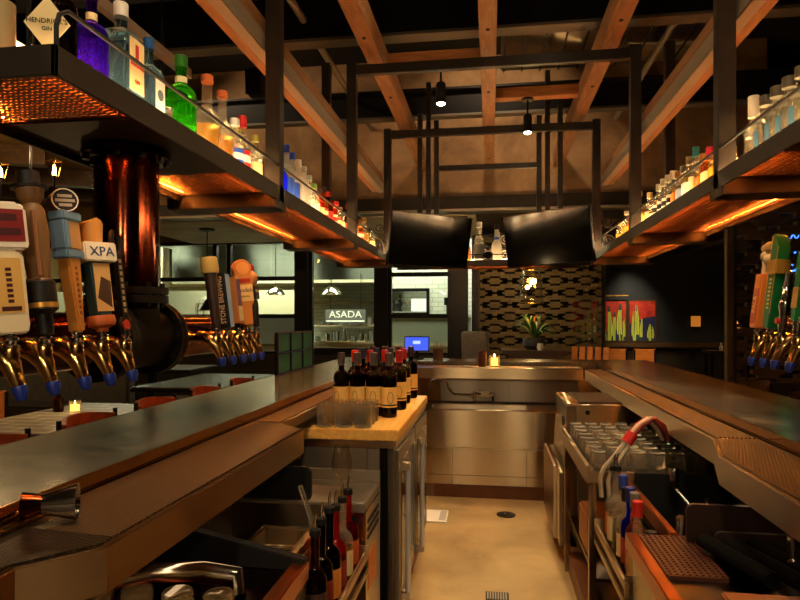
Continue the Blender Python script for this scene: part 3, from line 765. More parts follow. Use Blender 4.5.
bar_side(-1, 'left bar counter, dark stone top with a mat-covered steel service ledge', 1.45, .96, .69, .82, (2.20, 2.32), (.905, 1.017))
bar_side(1, 'right bar counter, dark stone top with a brown mat service ledge', 1.43, .92, .68, .76, (1.96, 2.24), None)
t = thing('bar_counter', 'short far bar counter closing the end of the aisle', 'bar counter', (0, 5.6, 0))
MB().box(-.955, .915, 5.5, 5.96, ZB-.04, ZB).build('stone_top', M['stone'], t, .006, world=True)
MB().box(-.815, .755, 5.2, 5.5, ZL-.09, ZL).build('service_ledge', M['steel_x'], t, .003, world=True)
MB().box(-.9, .9, 5.42, 5.74, 0, ZB-.041).build('bar_die', M['tablewood'], t, world=True)
bp = MB()
for a, b in ((-.9,-.45), (-.447,.153), (.156,.9)): bp.box(a, b, 5.40, 5.42, .73, ZL-.092)
bp.build('backsplash', M['dsteel'], t, world=True)

# far sink with stainless apron
t = thing('bar_sink', 'wide stainless apron sink under the far bar counter', 'sink', (0, 5.1, 0))
dk = MB().box(-.9, .9, 4.955, 5.03, .695, .712).box(-.9, .9, 5.33, 5.40, .695, .712).box(-.9, -.5, 5.03, 5.33, .695, .712).box(.3, .9, 5.03, 5.33, .695, .712)
dk.build('deck', M['steel_x'], t, .002, world=True)
bs = MB().box(-.5, .3, 5.03, 5.035, .5, .70).box(-.5, .3, 5.325, 5.33, .5, .70).box(-.5, -.495, 5.03, 5.33, .5, .70).box(.295, .3, 5.03, 5.33, .5, .70).box(-.5, .3, 5.03, 5.33, .49, .50)
bs.build('basin', M['steel'], t, world=True)
MB().box(-.9, .9, 4.935, 4.955, .42, .712).build('apron', M['steel_v'], t, .002, world=True)
MB().box(-.9, .9, 4.95, 4.957, .405, .42).build('apron_lip', M['steel_x'], t, world=True)
for a, b in ((-.9,-.312), (-.309,.277), (.280,.9)): MB().box(a, b, 4.975, 4.99, .185, .404).build('front_panel', M['steel_v'], t, .0015, world=True)
for a, b in ((-.9,-.312), (-.309,.277), (.280,.9)): MB().box(a, b, 4.975, 4.99, .108, .182).build('front_panel', M['steel_v'], t, .0015, world=True)
MB().box(-.9, .9, 4.99, 5.38, .0, .484).build('cabinet_body', M['dsteel'], t, world=True)
f_ = thing('sink_faucet', 'chrome gooseneck faucet with two handles on the far sink backsplash', 'faucet', (-.1, 5.4, .80))
sw = MB().tube([(-.09,5.385,.80),(-.09,5.33,.80),(-.18,5.28,.805),(-.32,5.22,.812),(-.36,5.20,.86),(-.395,5.19,.93),(-.45,5.17,.945),(-.505,5.15,.93),(-.515,5.145,.87)], .0075, 10)
sw.build('spout', M['chrome'], f_, world=True)
MB().box(-.16, .02, 5.35, 5.40, .775, .825).build('valve_body', M['chrome'], f_, .008, world=True)
for x in (-.15, .01):
    k = MB().lathe([(0,0),(.022,.0),(.026,-.03),(.018,-.05),(0,-.052)], (x, 5.35, .80), 14, 'y').build('handle', M['chrome'], f_, world=True)
    MB().cyl((x, 5.31, .80), (x+.01, 5.29, .75), .008, 8).build('lever', M['chrome'], k, world=True)

# left bottle cooler with butcher block
t = thing('bottle_cooler', 'stainless back bar bottle cooler with a butcher block top, left of the aisle', 'cooler', (-.62, 3.36, 0))
MB().box(-.87, -.435, 2.74, 4.0, .10, .885).build('body', M['dsteel'], t, .003, world=True)
MB().box(-.872, -.425, 2.728, 4.005, .86, .893).build('top_rail', M['steel_y'], t, .002, world=True)
MB().box(-.87, -.56, 2.728, 2.742, .10, .858).build('side_panel', M['steel_soft'], t, .002, world=True)
MB().box(-.555, -.505, 2.730, 2.742, .10, .858).build('side_panel', M['steel_soft'], t, .002, world=True)
MB().box(-.50, -.465, 2.734, 2.742, .10, .858).build('gap_shade_strip', M['rubber'], t, world=True)  # dark strip laid in for the shade of the gap beside the panels
MB().box(-.82, -.49, 2.78, 3.98, 0, .10).build('plinth', M['cove'], t, world=True)
for a, b, hy in ((2.76, 3.37, 2.86), (3.385, 3.99, 3.46)):
    d = MB().box(-.434, -.418, a, b, .115, .845).build('door', M['dsteel'], t, .003, world=True)
    MB().box(-.4185, -.4165, a+.09, b-.06, .18, .78).build('door_glass', M['blackgloss'], d, world=True)
    h = MB().cyl((-.388, hy, .13), (-.388, hy, .765), .013, 12)
    h.build('handle', M['handle'], d, world=True)
    for z in (.735, .125): MB().box(-.418, -.378, hy-.022, hy+.022, z, z+.035).build('handle_bracket', M['steel'], d, .003, world=True)
    MB().lathe([(0,0),(.008,0),(.008,.012),(0,.012)], (-.417, hy+.14, .47), 10, 'x').build('lock', M['chrome'], d, world=True)
solo('butcher_block', MB().box(-.878, -.415, 2.722, 4.01, .894, .944), M['butcher'], 'thick pale butcher block lying on the left bottle cooler', 'butcher block', bev=.004)

# left wet station
t = thing('bar_sink', 'stainless underbar sink and drainboard below the left service ledge', 'sink', (-.8, 2.1, 0))
MB().box(-.60, -.575, 1.70, 2.25, .715, .75).box(-.60, -.575, 1.70, 2.25, .55, .715).build('front_edge', M['steel_y'], t, .003, world=True)
bs = MB().box(-.60, -.595, 1.7, 2.25, .45, .74).box(-1.0, -.995, 1.7, 2.25, .45, .86).box(-1.0, -.60, 1.7, 1.705, .45, .74).box(-1.0, -.60, 2.245, 2.25, .45, .74).box(-1.0, -.6, 1.7, 2.25, .44, .45)
bs.build('basin', M['dsteel'], t, world=True)
dr = MB().box(-1.0, -.47, 2.25, 2.27, .715, .75).box(-1.0, -.47, 2.54, 2.56, .715, .755).box(-1.0, -.98, 2.27, 2.54, .715, .75).box(-.49, -.47, 2.27, 2.54, .715, .75).box(-.98, -.49, 2.27, 2.54, .725, .735)
dr.build('drainboard', M['steel_soft'], t, .003, world=True)
MB().box(-1.0, -.47, 2.556, 2.575, .62, .80).build('splash', M['steel_soft'], t, .002, world=True)
MB().box(-.60, -.468, 2.26, 2.56, .14, .714).build('end_cabinet', M['steel_v'], t, .003, world=True)
vt = MB()
for z in (.60, .63, .66): vt.box(-.469, -.4655, 2.30, 2.52, z, z+.014)
vt.build('vents', M['black'], t, world=True)
MB().box(-.4685, -.466, 2.31, 2.46, .40, .54).build('notice_sticker', cmat((200,110,40)), t, world=True)
MB().box(-.56, -.50, 2.252, 2.259, .50, .70).build('slot', M['black'], t, world=True)
for x in (-.96, -.62):
    for y in (1.74, 2.2): MB().cyl((x, y, 0), (x, y, .45), .02, 10).build('leg', M['steel'], t, world=True)
tr = MB().box(-.82, -.62, 1.92, 1.94, .60, .70).box(-.82, -.62, 2.1, 2.12, .60, .70).box(-.82, -.80, 1.94, 2.1, .6, .7).box(-.64, -.62, 1.94, 2.1, .6, .7).box(-.82,-.62,1.92,2.12,.595,.605)
solo('drain_tray', tr, M['steel_x'], 'stainless tray hanging inside the left underbar sink', 'tray', bev=.004)
# speed rail
def rail(s, xi, xo, y0, y1, lab):
    t = thing('speed_rail', lab, 'bottle rail', (s*(xi+xo)/2, (y0+y1)/2, .48))
    X = lambda a: s*a
    MB().box(X(xo), X(xi), y0, y1, .515, .522).box(X(xo), X(xo+.006), y0, y1, .515, .66).build('tray', M['dsteel'], t, world=True)
    MB().box(X(xi), X(xi+.014), y0, y1, .55, .578).build('front_lip', M['steel_y'], t, .002, world=True)
    MB().box(X(xi), X(xi+.010), y0, y1, .49, .512).build('bottom_lip', M['steel_y'], t, .002, world=True)
    for y in (y0+.01, y1-.016): MB().box(X(xo), X(xi), y, y+.006, .49, .60).build('end_plate', M['steel'], t, world=True)
rail(-1, .455, .574, 1.72, 2.25, 'steel speed rail of bottles along the left sink')
GRL = 'bottles in the left speed rail'
for (y, x, k, h, r, lab_, l, ptop) in [
    (2.19, -.525, 'rd', .27, .040, 'orange-red bottle with a pourer, farthest in the left rail', (cmat((190,80,30)),), None),
    (2.09, -.522, 'go', .27, .038, 'yellow bottle with a pourer second from the far end of the left rail', (cr,), None),
    (2.00, -.523, 'rd', .27, .038, 'dark red bottle with a pourer in the middle of the left rail', (cmat((140,50,30)),), None),
    (1.91, -.520, 'bk', .29, .038, 'tall black bottle with an orange label in the left rail', (cmat((206,128,50)),), None),
    (1.83, -.524, 'bk', .28, .037, 'black bottle with red trim near the front of the left rail', (cmat((120,30,24)),), None),
    (1.755, -.522, 'br', .27, .035, 'brown bottle frontmost in the left rail', (cmat((60,40,30)),), None)]:
    bottle('pour_bottle', lab_, (x+.005, y, .522), h+.015, r, W(k), None, l, neck=.36, nr=.014, sh=.14, pour=True, group=GRL)
# near left station
t = thing('ice_bin', 'dark steel ice bin with a curved chrome handle, lower left corner', 'ice bin', (-.8, 1.35, 0))
MB().box(-1.0, -.52, 1.0, 1.68, .12, .70).build('body', M['dsteel'], t, .004, world=True)
MB().box(-.56, -.515, 1.0, 1.69, .70, .755).build('front_edge', M['copper2'], t, .004, world=True)
MB().box(-1.0, -.565, 1.0, 1.66, .70, .735).build('lid', M['copper'], t, .004, world=True)
MB().tube([(-.98,1.40,.735),(-.95,1.44,.775),(-.86,1.475,.785),(-.74,1.50,.785),(-.655,1.51,.775),(-.64,1.49,.735)], [.016,.026,.028,.028,.026,.018], 12).build('handle', M['chrome'], t, world=True)
pl = MB().prism([(-1.0, .735), (-.52, .735), (-.52, .765), (-1.0, .86)], 1.66, 1.695, 'y')
solo('splash_guard', pl, M['black'], 'black sloping splash guard standing between the ice bin and the left sink', 'splash guard', bev=.003)
TG = thing('rocks_glass', 'short clear glass upside down under the near end of the left ledge', 'glass', (-1.0, 1.29, .735), 0, 'glasses under the left ledge')
MB().lathe([(.036,0),(.034,0),(.030,.085),(0,.088),(0,.092),(.032,.092),(.034,.088),(.038,.01)], n=20).build('bowl', M['tumbler'], TG)
for i in range(1, 5): dup(TG, (-1.0+i*.098, 1.29+i*.003, .735))
nz = thing('squeeze_bottle', 'white squeeze bottle with pointed nozzle nearest the chrome tray in the left sink', 'squeeze bottle', (-.86, 1.96, .45), 0, 'squeeze bottles in the sink')
MB().lathe([(0,0),(.03,0),(.032,.02),(.032,.15),(.026,.17),(0,.17)], n=16).build('body', M['white'], nz)
MB().lathe([(0,.168),(.028,.17),(.027,.185),(.010,.19),(.004,.235),(0,.236)], n=14).build('nozzle', M['white'], nz)
dup(nz, (-.935, 1.93, .45), label='white squeeze bottle with pointed nozzle in the middle of three')
dup(nz, (-.955, 1.84, .45), label='white squeeze bottle mostly hidden under the left ledge')
cbm = MB()
def rounded(x0, x1, z0, z1, r, n=6):
    pts = []
    for cx, cz, a0 in ((x1-r, z1-r, 0), (x0+r, z1-r, 90), (x0+r, z0+r, 180), (x1-r, z0+r, 270)):
        for i in range(n+1):
            a = R(a0 + 90*i/n); pts.append((cx+r*math.cos(a), cz+r*math.sin(a)))
    return pts
solo('cutting_board', MB().prism(rounded(-.985, -.69, .735, .872, .03), 2.29, 2.305, 'y'), M['black'], 'dark rounded board standing on the left drainboard under the ledge', 'board')
sc_ = thing('ice_scoop', 'clear plastic scoop leaning upright in the left sink', 'scoop', (-.635, 2.13, .606))
MB().tube([(-.645,2.16,.66),(-.64,2.13,.72),(-.66,2.06,.86)], [.012,.010,.009], 8).build('handle', M['glass'], sc_, world=True)
MB().lathe([(.0,-.03),(.028,-.025),(.034,.02),(.034,.05),(.031,.05),(.030,.02),(.02,-.018),(0,-.02)], (-.67,2.13,.64), 16).build('bowl', M['glass'], sc_, world=True)
wg = thing('snifter_glass', 'stemmed snifter standing on the left drainboard before the bottle cooler', 'glass', (-.60, 2.42, .735))
MB().lathe([(0,0),(.034,0),(.034,.003),(.008,.010),(.005,.03),(.006,.055),(.028,.075),(.042,.105),(.041,.135),(.030,.20),(.0285,.20),(.039,.135),(.040,.107),(.026,.078),(0,.062)], n=24).build('bowl', M['thin'], wg)

# wine and tumblers on the block
GW = 'wine bottles on the butcher block'
caps = {0: ((72,62,56), 'grey'), 1: ((168,30,28), 'red'), 2: ((44,40,74), 'blue'), 3: ((64,34,26), 'dark')}
rown = ['front row', 'second row', 'third row', 'back row']; coln = ['leftmost', 'second', 'third', 'rightmost']
wgl = bmat('wine', (16,8,10), .05)
proto = {}
for rI, y in enumerate((3.10, 3.37, 3.63, 3.88)):
    for cI, x in enumerate((-.772, -.688, -.604, -.520)):
        x2 = x + (.012 if rI % 2 else 0) - (.0 if cI < 3 else 0); col, cn = caps[rI if not (rI == 2 and cI == 3) else 1]
        L_ = 'dark wine bottle with %s foil neck, %s of the %s on the butcher block' % (caps[1][1] if (rI == 2 and cI == 3) else cn, coln[cI], rown[rI])
        t = bottle('wine_bottle', L_, (x2, y + .01*((cI*7+rI*3) % 3), .944), .330, .0418, wgl, cmat(col, .35), (cmat((232,188,104)),), neck=.28, nr=.0165, sh=.10, caph=.185, capr=1.18, lz=(.16,.47), group=GW, rz=R((cI*53+rI*31) % 40 - 20))
        lb = [o for o in t.children if o.name.startswith('label')][0]
        # oval portrait line drawing and lettering bars on the label
        MB().tube([(.026*math.cos(a)*.55, -.0425-.0006, .102+.030*math.sin(a)) for a in [2*PI*i/18 for i in range(18)]], .0012, 5, True).build('emblem', M['ink'], lb)
        MB().loft([ring(.0425, .060, 0), ring(.0425, .068, 0)], cap=False).build('label_stripe', M['ink'], lb)
tb = thing('tumbler_glass', 'short clear tumbler in the cluster on the front of the butcher block', 'glass', (-.768, 2.785, .944), 0, 'tumblers on the butcher block')
MB().lathe([(0,0),(.037,0),(.041,.008),(.043,.082),(.041,.104),(.0395,.104),(.0413,.082),(.038,.014),(0,.012)], n=22).build('bowl', M['glass'], tb)
for j in range(3):
    for i in range(3):
        if (i, j) == (0, 0): continue
        dup(tb, (-.768 + i*.0885, 2.785 + j*.09, .944))
M['braid'] = P('braided_steel_hose', (206,192,168), .34, .65)
# ================================================================ right side equipment
t = thing('glass_washer', 'stainless glass washer with a ribbed mat on top, right of the aisle', 'glass washer', (.68, 3.98, 0))
MB().box(.50, .95, 3.70, 4.28, .0, .945).build('body', M['steel_x'], t, .004, world=True)
dr = MB().prism([(.42, .56), (.50, .56), (.50, .935), (.445, .935)], 3.71, 4.27, 'y').build('upper_door', M['steel_v'], t, .003, world=True)
MB().prism(rounded(3.80, 3.88, .80, .86, .028), .433, .452, 'x').build('grip_hole', M['black'], dr, world=True)
MB().box(.44, .505, 3.70, 4.28, .935, .95).build('top_trim', M['steel_y'], t, .002, world=True)
MB().box(.395, .445, 3.66, 4.5, .12, .55).build('lower_door', M['steel_v'], t, .004, world=True)
MB().box(.375, .394, 3.80, 4.48, .12, .56).build('lower_panel', M['steel_y'], t, .003, world=True)
MB().box(.46, .94, 3.72, 4.26, .0, .1).build('plinth', M['cove'], t, world=True)
MB().lathe([(0,0),(.014,0),(.014,.005),(0,.006)], (.56, 3.697, .90), 14, 'y').build('knob', M['black'], t, world=True)
mb = MB().box(.515, .90, 3.73, 4.24, .946, .952)
for i in range(30): mb.box(.52, .895, 3.735+i*.0168, 3.742+i*.0168, .952, .958)
solo('drain_mat', mb, M['mat_rib'], 'brown ribbed drain mat lying on top of the glass washer', 'mat')
# glass drainer
t = thing('glass_drainer', 'stainless glass drainer stand holding rows of upturned tumblers', 'drainer', (.68, 3.2, 0))
sh = MB().box(.42, .92, 2.72, 3.64, .755, .77)
sh.build('shelf', M['steel_x'], t, .002, world=True)
MB().box(.405, .425, 2.72, 3.64, .74, .815).build('side_rail', M['steel_y'], t, .002, world=True)
MB().box(.42, .92, 2.705, 2.72, .745, .795).build('front_rail', M['steel_x'], t, .002, world=True)
for x, y in ((.42, 2.73), (.42, 3.60), (.89, 2.73), (.89, 3.60)): MB().box(x, x+.03, y, y+.03, 0, .755).build('leg', M['steel_v'], t, world=True)
MB().box(.45, .92, 2.76, 3.62, .30, .315).build('lower_shelf', M['dsteel'], t, world=True)
MB().box(.90, .915, 2.72, 3.64, .10, .755).build('back_panel', M['dsteel'], t, world=True)
bn = MB().box(.455, .70, 3.0, 3.3, .316, .50)
solo('storage_box', bn, cmat((150,90,40)), 'brown box on the low shelf under the upturned tumblers', 'box', bev=.01)
TB = thing('tumbler_glass', 'clear tumbler turned upside down in the packed rows on the glass drainer', 'glass', (.466, 2.765, .77), 0, 'upturned tumblers on the drainer')
prof = MB().lathe([(.034,0),(.0365,0),(.037,.01),(.031,.10),(.028,.108),(0,.108),(0,.100),(.026,.099),(.029,.094)], n=20)
prof.build('bowl', M['glass'], TB)
for j in range(8):
    for i in range(6):
        if (i, j) == (0, 0) or (j == 7 and i > 4): continue
        dup(TB, (.466 + i*.080 + (.0 if j % 2 else .004), 2.765 + j*.104, .77))
# ice well
t = thing('ice_well', 'dark open ice well beside the right speed rail', 'ice well', (.8, 2.33, 0))
MB().box(.575, .60, 2.09, 2.70, .70, .752).build('front_edge', M['copper2'], t, .003, world=True)
MB().box(.585, .60, 2.09, 2.70, .40, .70).box(.98, 1.0, 2.09, 2.70, .40, .83).box(.60, .98, 2.09, 2.105, .40, .74).box(.60, .98, 2.68, 2.695, .40, .80).box(.585, 1.0, 2.09, 2.70, .38, .40).build('liner', M['black'], t, world=True)
for x in (.60, .96):
    for y in (2.11, 2.65): MB().cyl((x, y, 0), (x, y, .38), .02, 10).build('leg', M['steel'], t, world=True)
rail(1, .435, .57, 2.09, 2.70, 'steel speed rail of bottles along the right ice well')
GRR = 'bottles in the right speed rail'
for (y, x, k, h, r, lab_, l, cp) in [
    (2.64, .515, 'am', .28, .036, 'amber bottle with an orange label farthest in the right rail', (cmat((210,120,50)),), None),
    (2.56, .510, 'go', .30, .038, 'golden bottle second from the far end of the right rail', (cr,), None),
    (2.47, .515, 'cl', .30, .041, 'clear round-shouldered bottle with a blue cap in the right rail', None, cmat((40,60,140))),
    (2.40, .512, 'cl', .27, .036, 'clear bottle with a pale paper label in the middle of the right rail', (cr,), kx),
    (2.33, .512, 'db', .29, .034, 'cobalt blue bottle with a tall blue neck in the right rail', (cmat((150,60,40)),), cmat((30,40,120))),
    (2.26, .512, 'pk', .29, .033, 'orange bottle with a grey cap near the front of the right rail', (cmat((200,90,50)),), cmat((110,100,90))),
    (2.19, .505, 'cl', .28, .036, 'clear bottle with a bright red cap in front in the right rail', (cmat((190,150,90)),), red),
    (2.125, .535, 'rd', .20, .034, 'low dark red bottle frontmost in the right rail', (cmat((170,60,30)),), kx)]:
    bottle('pour_bottle', lab_, (x-.008, y, .522), h+.02, r, W(k), cp, l, neck=.36, nr=.015, sh=.14, caph=.16, pour=(cp is None), group=GRR)
# soda gun hose with red collar
t = thing('soda_hose', 'chrome twin soda hose with a red collar rising in front of the tumblers', 'hose', (.57, 2.70, .81))
MB().tube([(.535,2.66,.70),(.53,2.665,.78),(.545,2.665,.82),(.58,2.67,.86),(.625,2.68,.915),(.65,2.69,.95)], .010, 10).slice_xf(lambda p: p + Vector((-.075,0,0))).build('hose', M['braid'], t, world=True)
MB().tube([(.565,2.645,.70),(.56,2.65,.77),(.575,2.655,.81),(.605,2.66,.855),(.64,2.675,.905),(.66,2.685,.94)], .010, 10).slice_xf(lambda p: p + Vector((-.075,0,0))).build('hose', M['braid'], t, world=True)
MB().tube([(.640,2.684,.925),(.668,2.692,.965)], .024, 14).slice_xf(lambda p: p + Vector((-.075,0,0))).build('collar', cmat((190,34,20), .35), t, world=True)
for i, col in enumerate(((190,70,40), (210,160,120), (170,50,40), (224,190,150), (120,50,40))):
    a = i/5*2*PI; ox, oz = .013*math.cos(a), .013*math.sin(a)
    MB().tube([(.668+ox,2.692+oz,.965),(.70+ox,2.70+oz,1.0),(.745+ox*1.3,2.72+oz,1.025),(.79+ox*1.6,2.76+oz*1.6,.99+oz),(.83+ox,2.82,.92)], .0085, 8).slice_xf(lambda p: p + Vector((-.075,0,0))).build('tube', cmat(col, .35), t, world=True)
t = thing('soda_gun', 'soda gun resting in a chrome holster at the back of the right ice well', 'soda gun', (.72, 2.45, .70))
MB().tube([(.64,2.22,.66),(.66,2.27,.715),(.67,2.30,.735)], [.012,.016,.018], 10).build('handle', M['chrome'], t, world=True)
MB().tube([(.64+.09*math.cos(a), 2.30+.08*math.sin(a), .65+.03*math.sin(a*2)) for a in [i*.35 for i in range(1, 15)]], .008, 8).build('hose', M['rubber'], t, world=True)
MB().lathe([(0,0),(.02,0),(.022,.06),(.018,.075),(.016,.075),(.016,.01),(0,.01)], (.745,2.655,.76), 16).build('holster', M['chrome'], t, world=True)
MB().tube([(.745,2.66,.755),(.78,2.5,.70),(.80,2.42,.73),(.79,2.40,.78)], .009, 8).build('hose', M['chrome'], t, world=True)
tg_ = MB().obox((.655, 2.695, .745), (.045, .012, .012), (0, R(-40), 0))  # small white tag under the tumbler rail
solo('white_tag', tg_, M['white'], 'small white tag hooked on the rail under the tumblers', 'tag')
# near right station
t = thing('underbar_station', 'steel underbar work station at the lower right with copper-coloured edge', 'work station', (.7, 1.5, 0))
MB().box(.455, 1.0, 1.0, 2.07, .12, .735).build('body', M['steel_v'], t, .003, world=True)
MB().box(.432, .47, 1.0, 2.075, .70, .752).build('front_edge', M['copper2'], t, .004, world=True)
MB().box(.47, 1.0, 1.0, 2.07, .735, .742).build('top', M['dsteel'], t, world=True)
MB().box(.45, .4555, 1.60, 1.604, .14, .70).build('panel_seam', M['black'], t, world=True)
pm = MB()
nx, ny = 9, 18; x0, x1, y0, y1 = .475, .625, 1.74, 2.055
for i in range(nx+1):
    x = x0 + (x1-x0)*i/nx; pm.box(x-.0045, x+.0045, y0, y1, .742, .754)
for j in range(ny+1):
    y = y0 + (y1-y0)*j/ny; pm.box(x0, x1, y-.0045, y+.0045, .742, .753)
solo('perforated_mat', pm, cmat((70,36,22), .4), 'dark perforated rubber mat on the right work station', 'mat')
solo('cutting_board', MB().prism(rounded(.60, .93, .744, .872, .022), 2.00, 2.017, 'y'), cmat((40,22,16), .4), 'large dark brown rounded board standing across the right work station', 'board')
solo('cutting_board', MB().prism(rounded(.655, .95, .744, .816, .02), 1.92, 1.935, 'y'), cmat((40,22,16), .4), 'smaller dark rounded board standing in front of the large dark board', 'board')
tw = thing('folded_mat', 'stack of dark ribbed bar mats, leftmost strip', 'bar mat', (.675, 1.80, .756), R(20), 'dark rolled bar mats')
mm = MB().loft([[(.028*math.cos(a)+.0, -.12, .02+.02*math.sin(a)) for a in [2*PI*i/12 for i in range(12)]], [(.028*math.cos(a), .14, .03+.02*math.sin(a)) for a in [2*PI*i/12 for i in range(12)]]])
mm.build('roll', M['rubber'], tw)
for i, l in enumerate(('second dark rolled bar mat from the left', 'third dark rolled bar mat from the left', 'rightmost dark rolled bar mat on the work station')): dup(tw, (.740+i*.066, 1.79-i*.006, .756), R(20), l)
solo('cutting_board', MB().box(.565, .92, 1.36, 1.62, .744, .768), M['cutwood'], 'reddish wooden cutting board at the bottom right corner', 'board', bev=.005)
hk = thing('bar_spoon', 'small chrome tool hanging at the right under the ledge', 'bar tool', (.86, 1.86, .80))
MB().tube([(.80,1.78,.80),(.805,1.80,.84),(.80,1.80,.87)], [.008,.011,.006], 8).build('handle', M['chrome'], hk, world=True)
MB().sphere((.80,1.775,.79), .013).build('bowl', M['chrome'], hk, world=True)
# floor fittings
t = thing('floor_drain', 'rectangular slotted drain in the aisle floor nearest the viewer', 'floor drain', (.03, 3.22, 0))
MB().box(-.028, .092, 3.17, 3.27, 0, .004).build('frame', M['iron'], t, .001, world=True)
sl = MB()
for i in range(8): sl.box(-.02+i*.0135, -.013+i*.0135, 3.18, 3.26, .004, .007)
sl.build('bars', M['flange'], t, world=True)
t = thing('floor_drain', 'round dark drain cover in the aisle floor before the far sink', 'floor drain', (.11, 4.58, 0))
MB().lathe([(0,0),(.07,0),(.07,.005),(.05,.006),(0,.006)], (.11, 4.58, 0), 24).build('cover', M['iron'], t, world=True)
MB().lathe([(0,.006),(.016,.006),(.014,.010),(0,.010)], (.11, 4.58, 0), 12).build('screw', M['chrome'], t, world=True)
t = thing('floor_sink', 'white square floor sink with grate beside the left cooler', 'floor sink', (-.41, 4.48, 0))
MB().box(-.53, -.315, 4.33, 4.60, 0, .010).build('tray', M['white'], t, .004, world=True)
sl = MB()
for i in range(6): sl.box(-.37+i*.008, -.366+i*.008, 4.36, 4.57, .010, .013)
sl.build('grate', M['flange'], t, world=True)
# on the left ledge
t = thing('cocktail_jigger', 'steel jigger cup lying on its side on the near left ledge', 'jigger', (-.885, 1.10, ZL+.002), R(18))
lay = lambda p: Euler((R(90), 0, R(100))).to_matrix() @ p + Vector((0,0,.038))
MB().lathe([(.020,0),(.034,.05),(.037,.062),(.0355,.062),(.032,.05),(.0185,.004),(0,.004),(0,0)], n=22).slice_xf(lay).build('cup', M['chrome'], t)
MB().lathe([(.019,0),(.028,-.036),(.0265,-.036),(.0175,-.004),(0,-.004),(0,0)], n=22).slice_xf(lay).build('cup', M['copper'], t)
t = thing('bar_tongs', 'steel tongs lying on the left ledge behind the jigger', 'tongs', (-.925, 1.1, ZL))
MB().tube([(-.945,.95,ZL+.012),(-.947,1.10,ZL+.020),(-.93,1.23,ZL+.016),(-.925,1.25,ZL+.012)], [.006,.007,.006,.004], 8).build('arm', M['brass'], t, world=True)
MB().tube([(-.915,.95,ZL+.010),(-.91,1.02,ZL+.012),(-.915,1.23,ZL+.010),(-.925,1.25,ZL+.012)], [.006,.007,.006,.004], 8).build('arm', M['brass'], t, world=True)
# ================================================================ draft towers and taps
def tower(s, xc, lab, ycol, y0, y1):
    t = thing('draft_tower', lab, 'beer tower', (s*xc, ycol, 1.381)); X = s*xc; zc = 1.381; r = .084
    MB().lathe([(.103, 1.48), (.103, 2.011)], (X, ycol, 0), 40).build('column', M['copper'], t, world=True)
    fl = MB().lathe([(0,1.985),(.14,1.985),(.14,2.003),(.11,2.011),(0,2.011)], (X, ycol, 0), 36)
    f1 = fl.build('flange', M['copper'], t, world=True)
    for i in range(10):
        a = 2*PI*i/10; MB().lathe([(0,-.016),(.012,-.016),(.012,0),(0,0)], (X+.124*math.cos(a), ycol+.124*math.sin(a), 1.986), 6).build('bolt', M['iron'], f1, world=True)
    f2 = MB().lathe([(0,1.50),(.132,1.50),(.132,1.525),(0,1.525)], (X, ycol, 0), 36).lathe([(0,1.53),(.132,1.53),(.132,1.552),(0,1.552)], (X, ycol, 0), 36).build('flange', M['iron'], t, world=True)
    for i in range(10):
        a = 2*PI*i/10+.2; MB().cyl((X+.117*math.cos(a), ycol+.117*math.sin(a), 1.488), (X+.117*math.cos(a), ycol+.117*math.sin(a), 1.566), .009, 6).build('bolt', M['iron'], f2, world=True)
    MB().lathe([(.103, 1.39), (.103, 1.51)], (X, ycol, 0), 40).lathe([(.103, ycol-.14), (.103, ycol+.15)], (X, 0, zc), 36, 'y').build('tee', M['iron'], t, world=True)
    for y in (ycol+.152, ycol-.152):
        f3 = MB().lathe([(0,y-.022),(.132,y-.022),(.132,y-.002),(0,y-.002)], (X, 0, zc), 36, 'y').lathe([(0,y+.002),(.132,y+.002),(.132,y+.022),(0,y+.022)], (X, 0, zc), 36, 'y').build('flange', M['iron'], t, world=True)
        for i in range(10):
            a = 2*PI*i/10; MB().cyl((X+.117*math.cos(a), y-.034, zc+.117*math.sin(a)), (X+.117*math.cos(a), y+.034, zc+.117*math.sin(a)), .008, 6).build('bolt', M['iron'], f3, world=True)
    MB().lathe([(r, y0), (r, ycol-.174)], (X, 0, zc), 36, 'y').lathe([(r, ycol+.174), (r, y1)], (X, 0, zc), 36, 'y').build('pipe', M['copper'], t, world=True)
    for y in (y0, y1): MB().lathe([(0,y-.02),(r*1.08,y-.02),(r*1.08,y+.02),(0,y+.02)], (X, 0, zc), 32, 'y').build('end_cap', M['copper'], t, world=True)
    return t
tower(-1, 1.215, 'thick dark copper pipe beer tower under the left shelf, behind the tap handles', 1.90, .68, 2.69)
tower(1, 1.206, 'dark copper pipe beer tower on the right, mostly beyond the picture edge', 1.57, .68, 2.71)
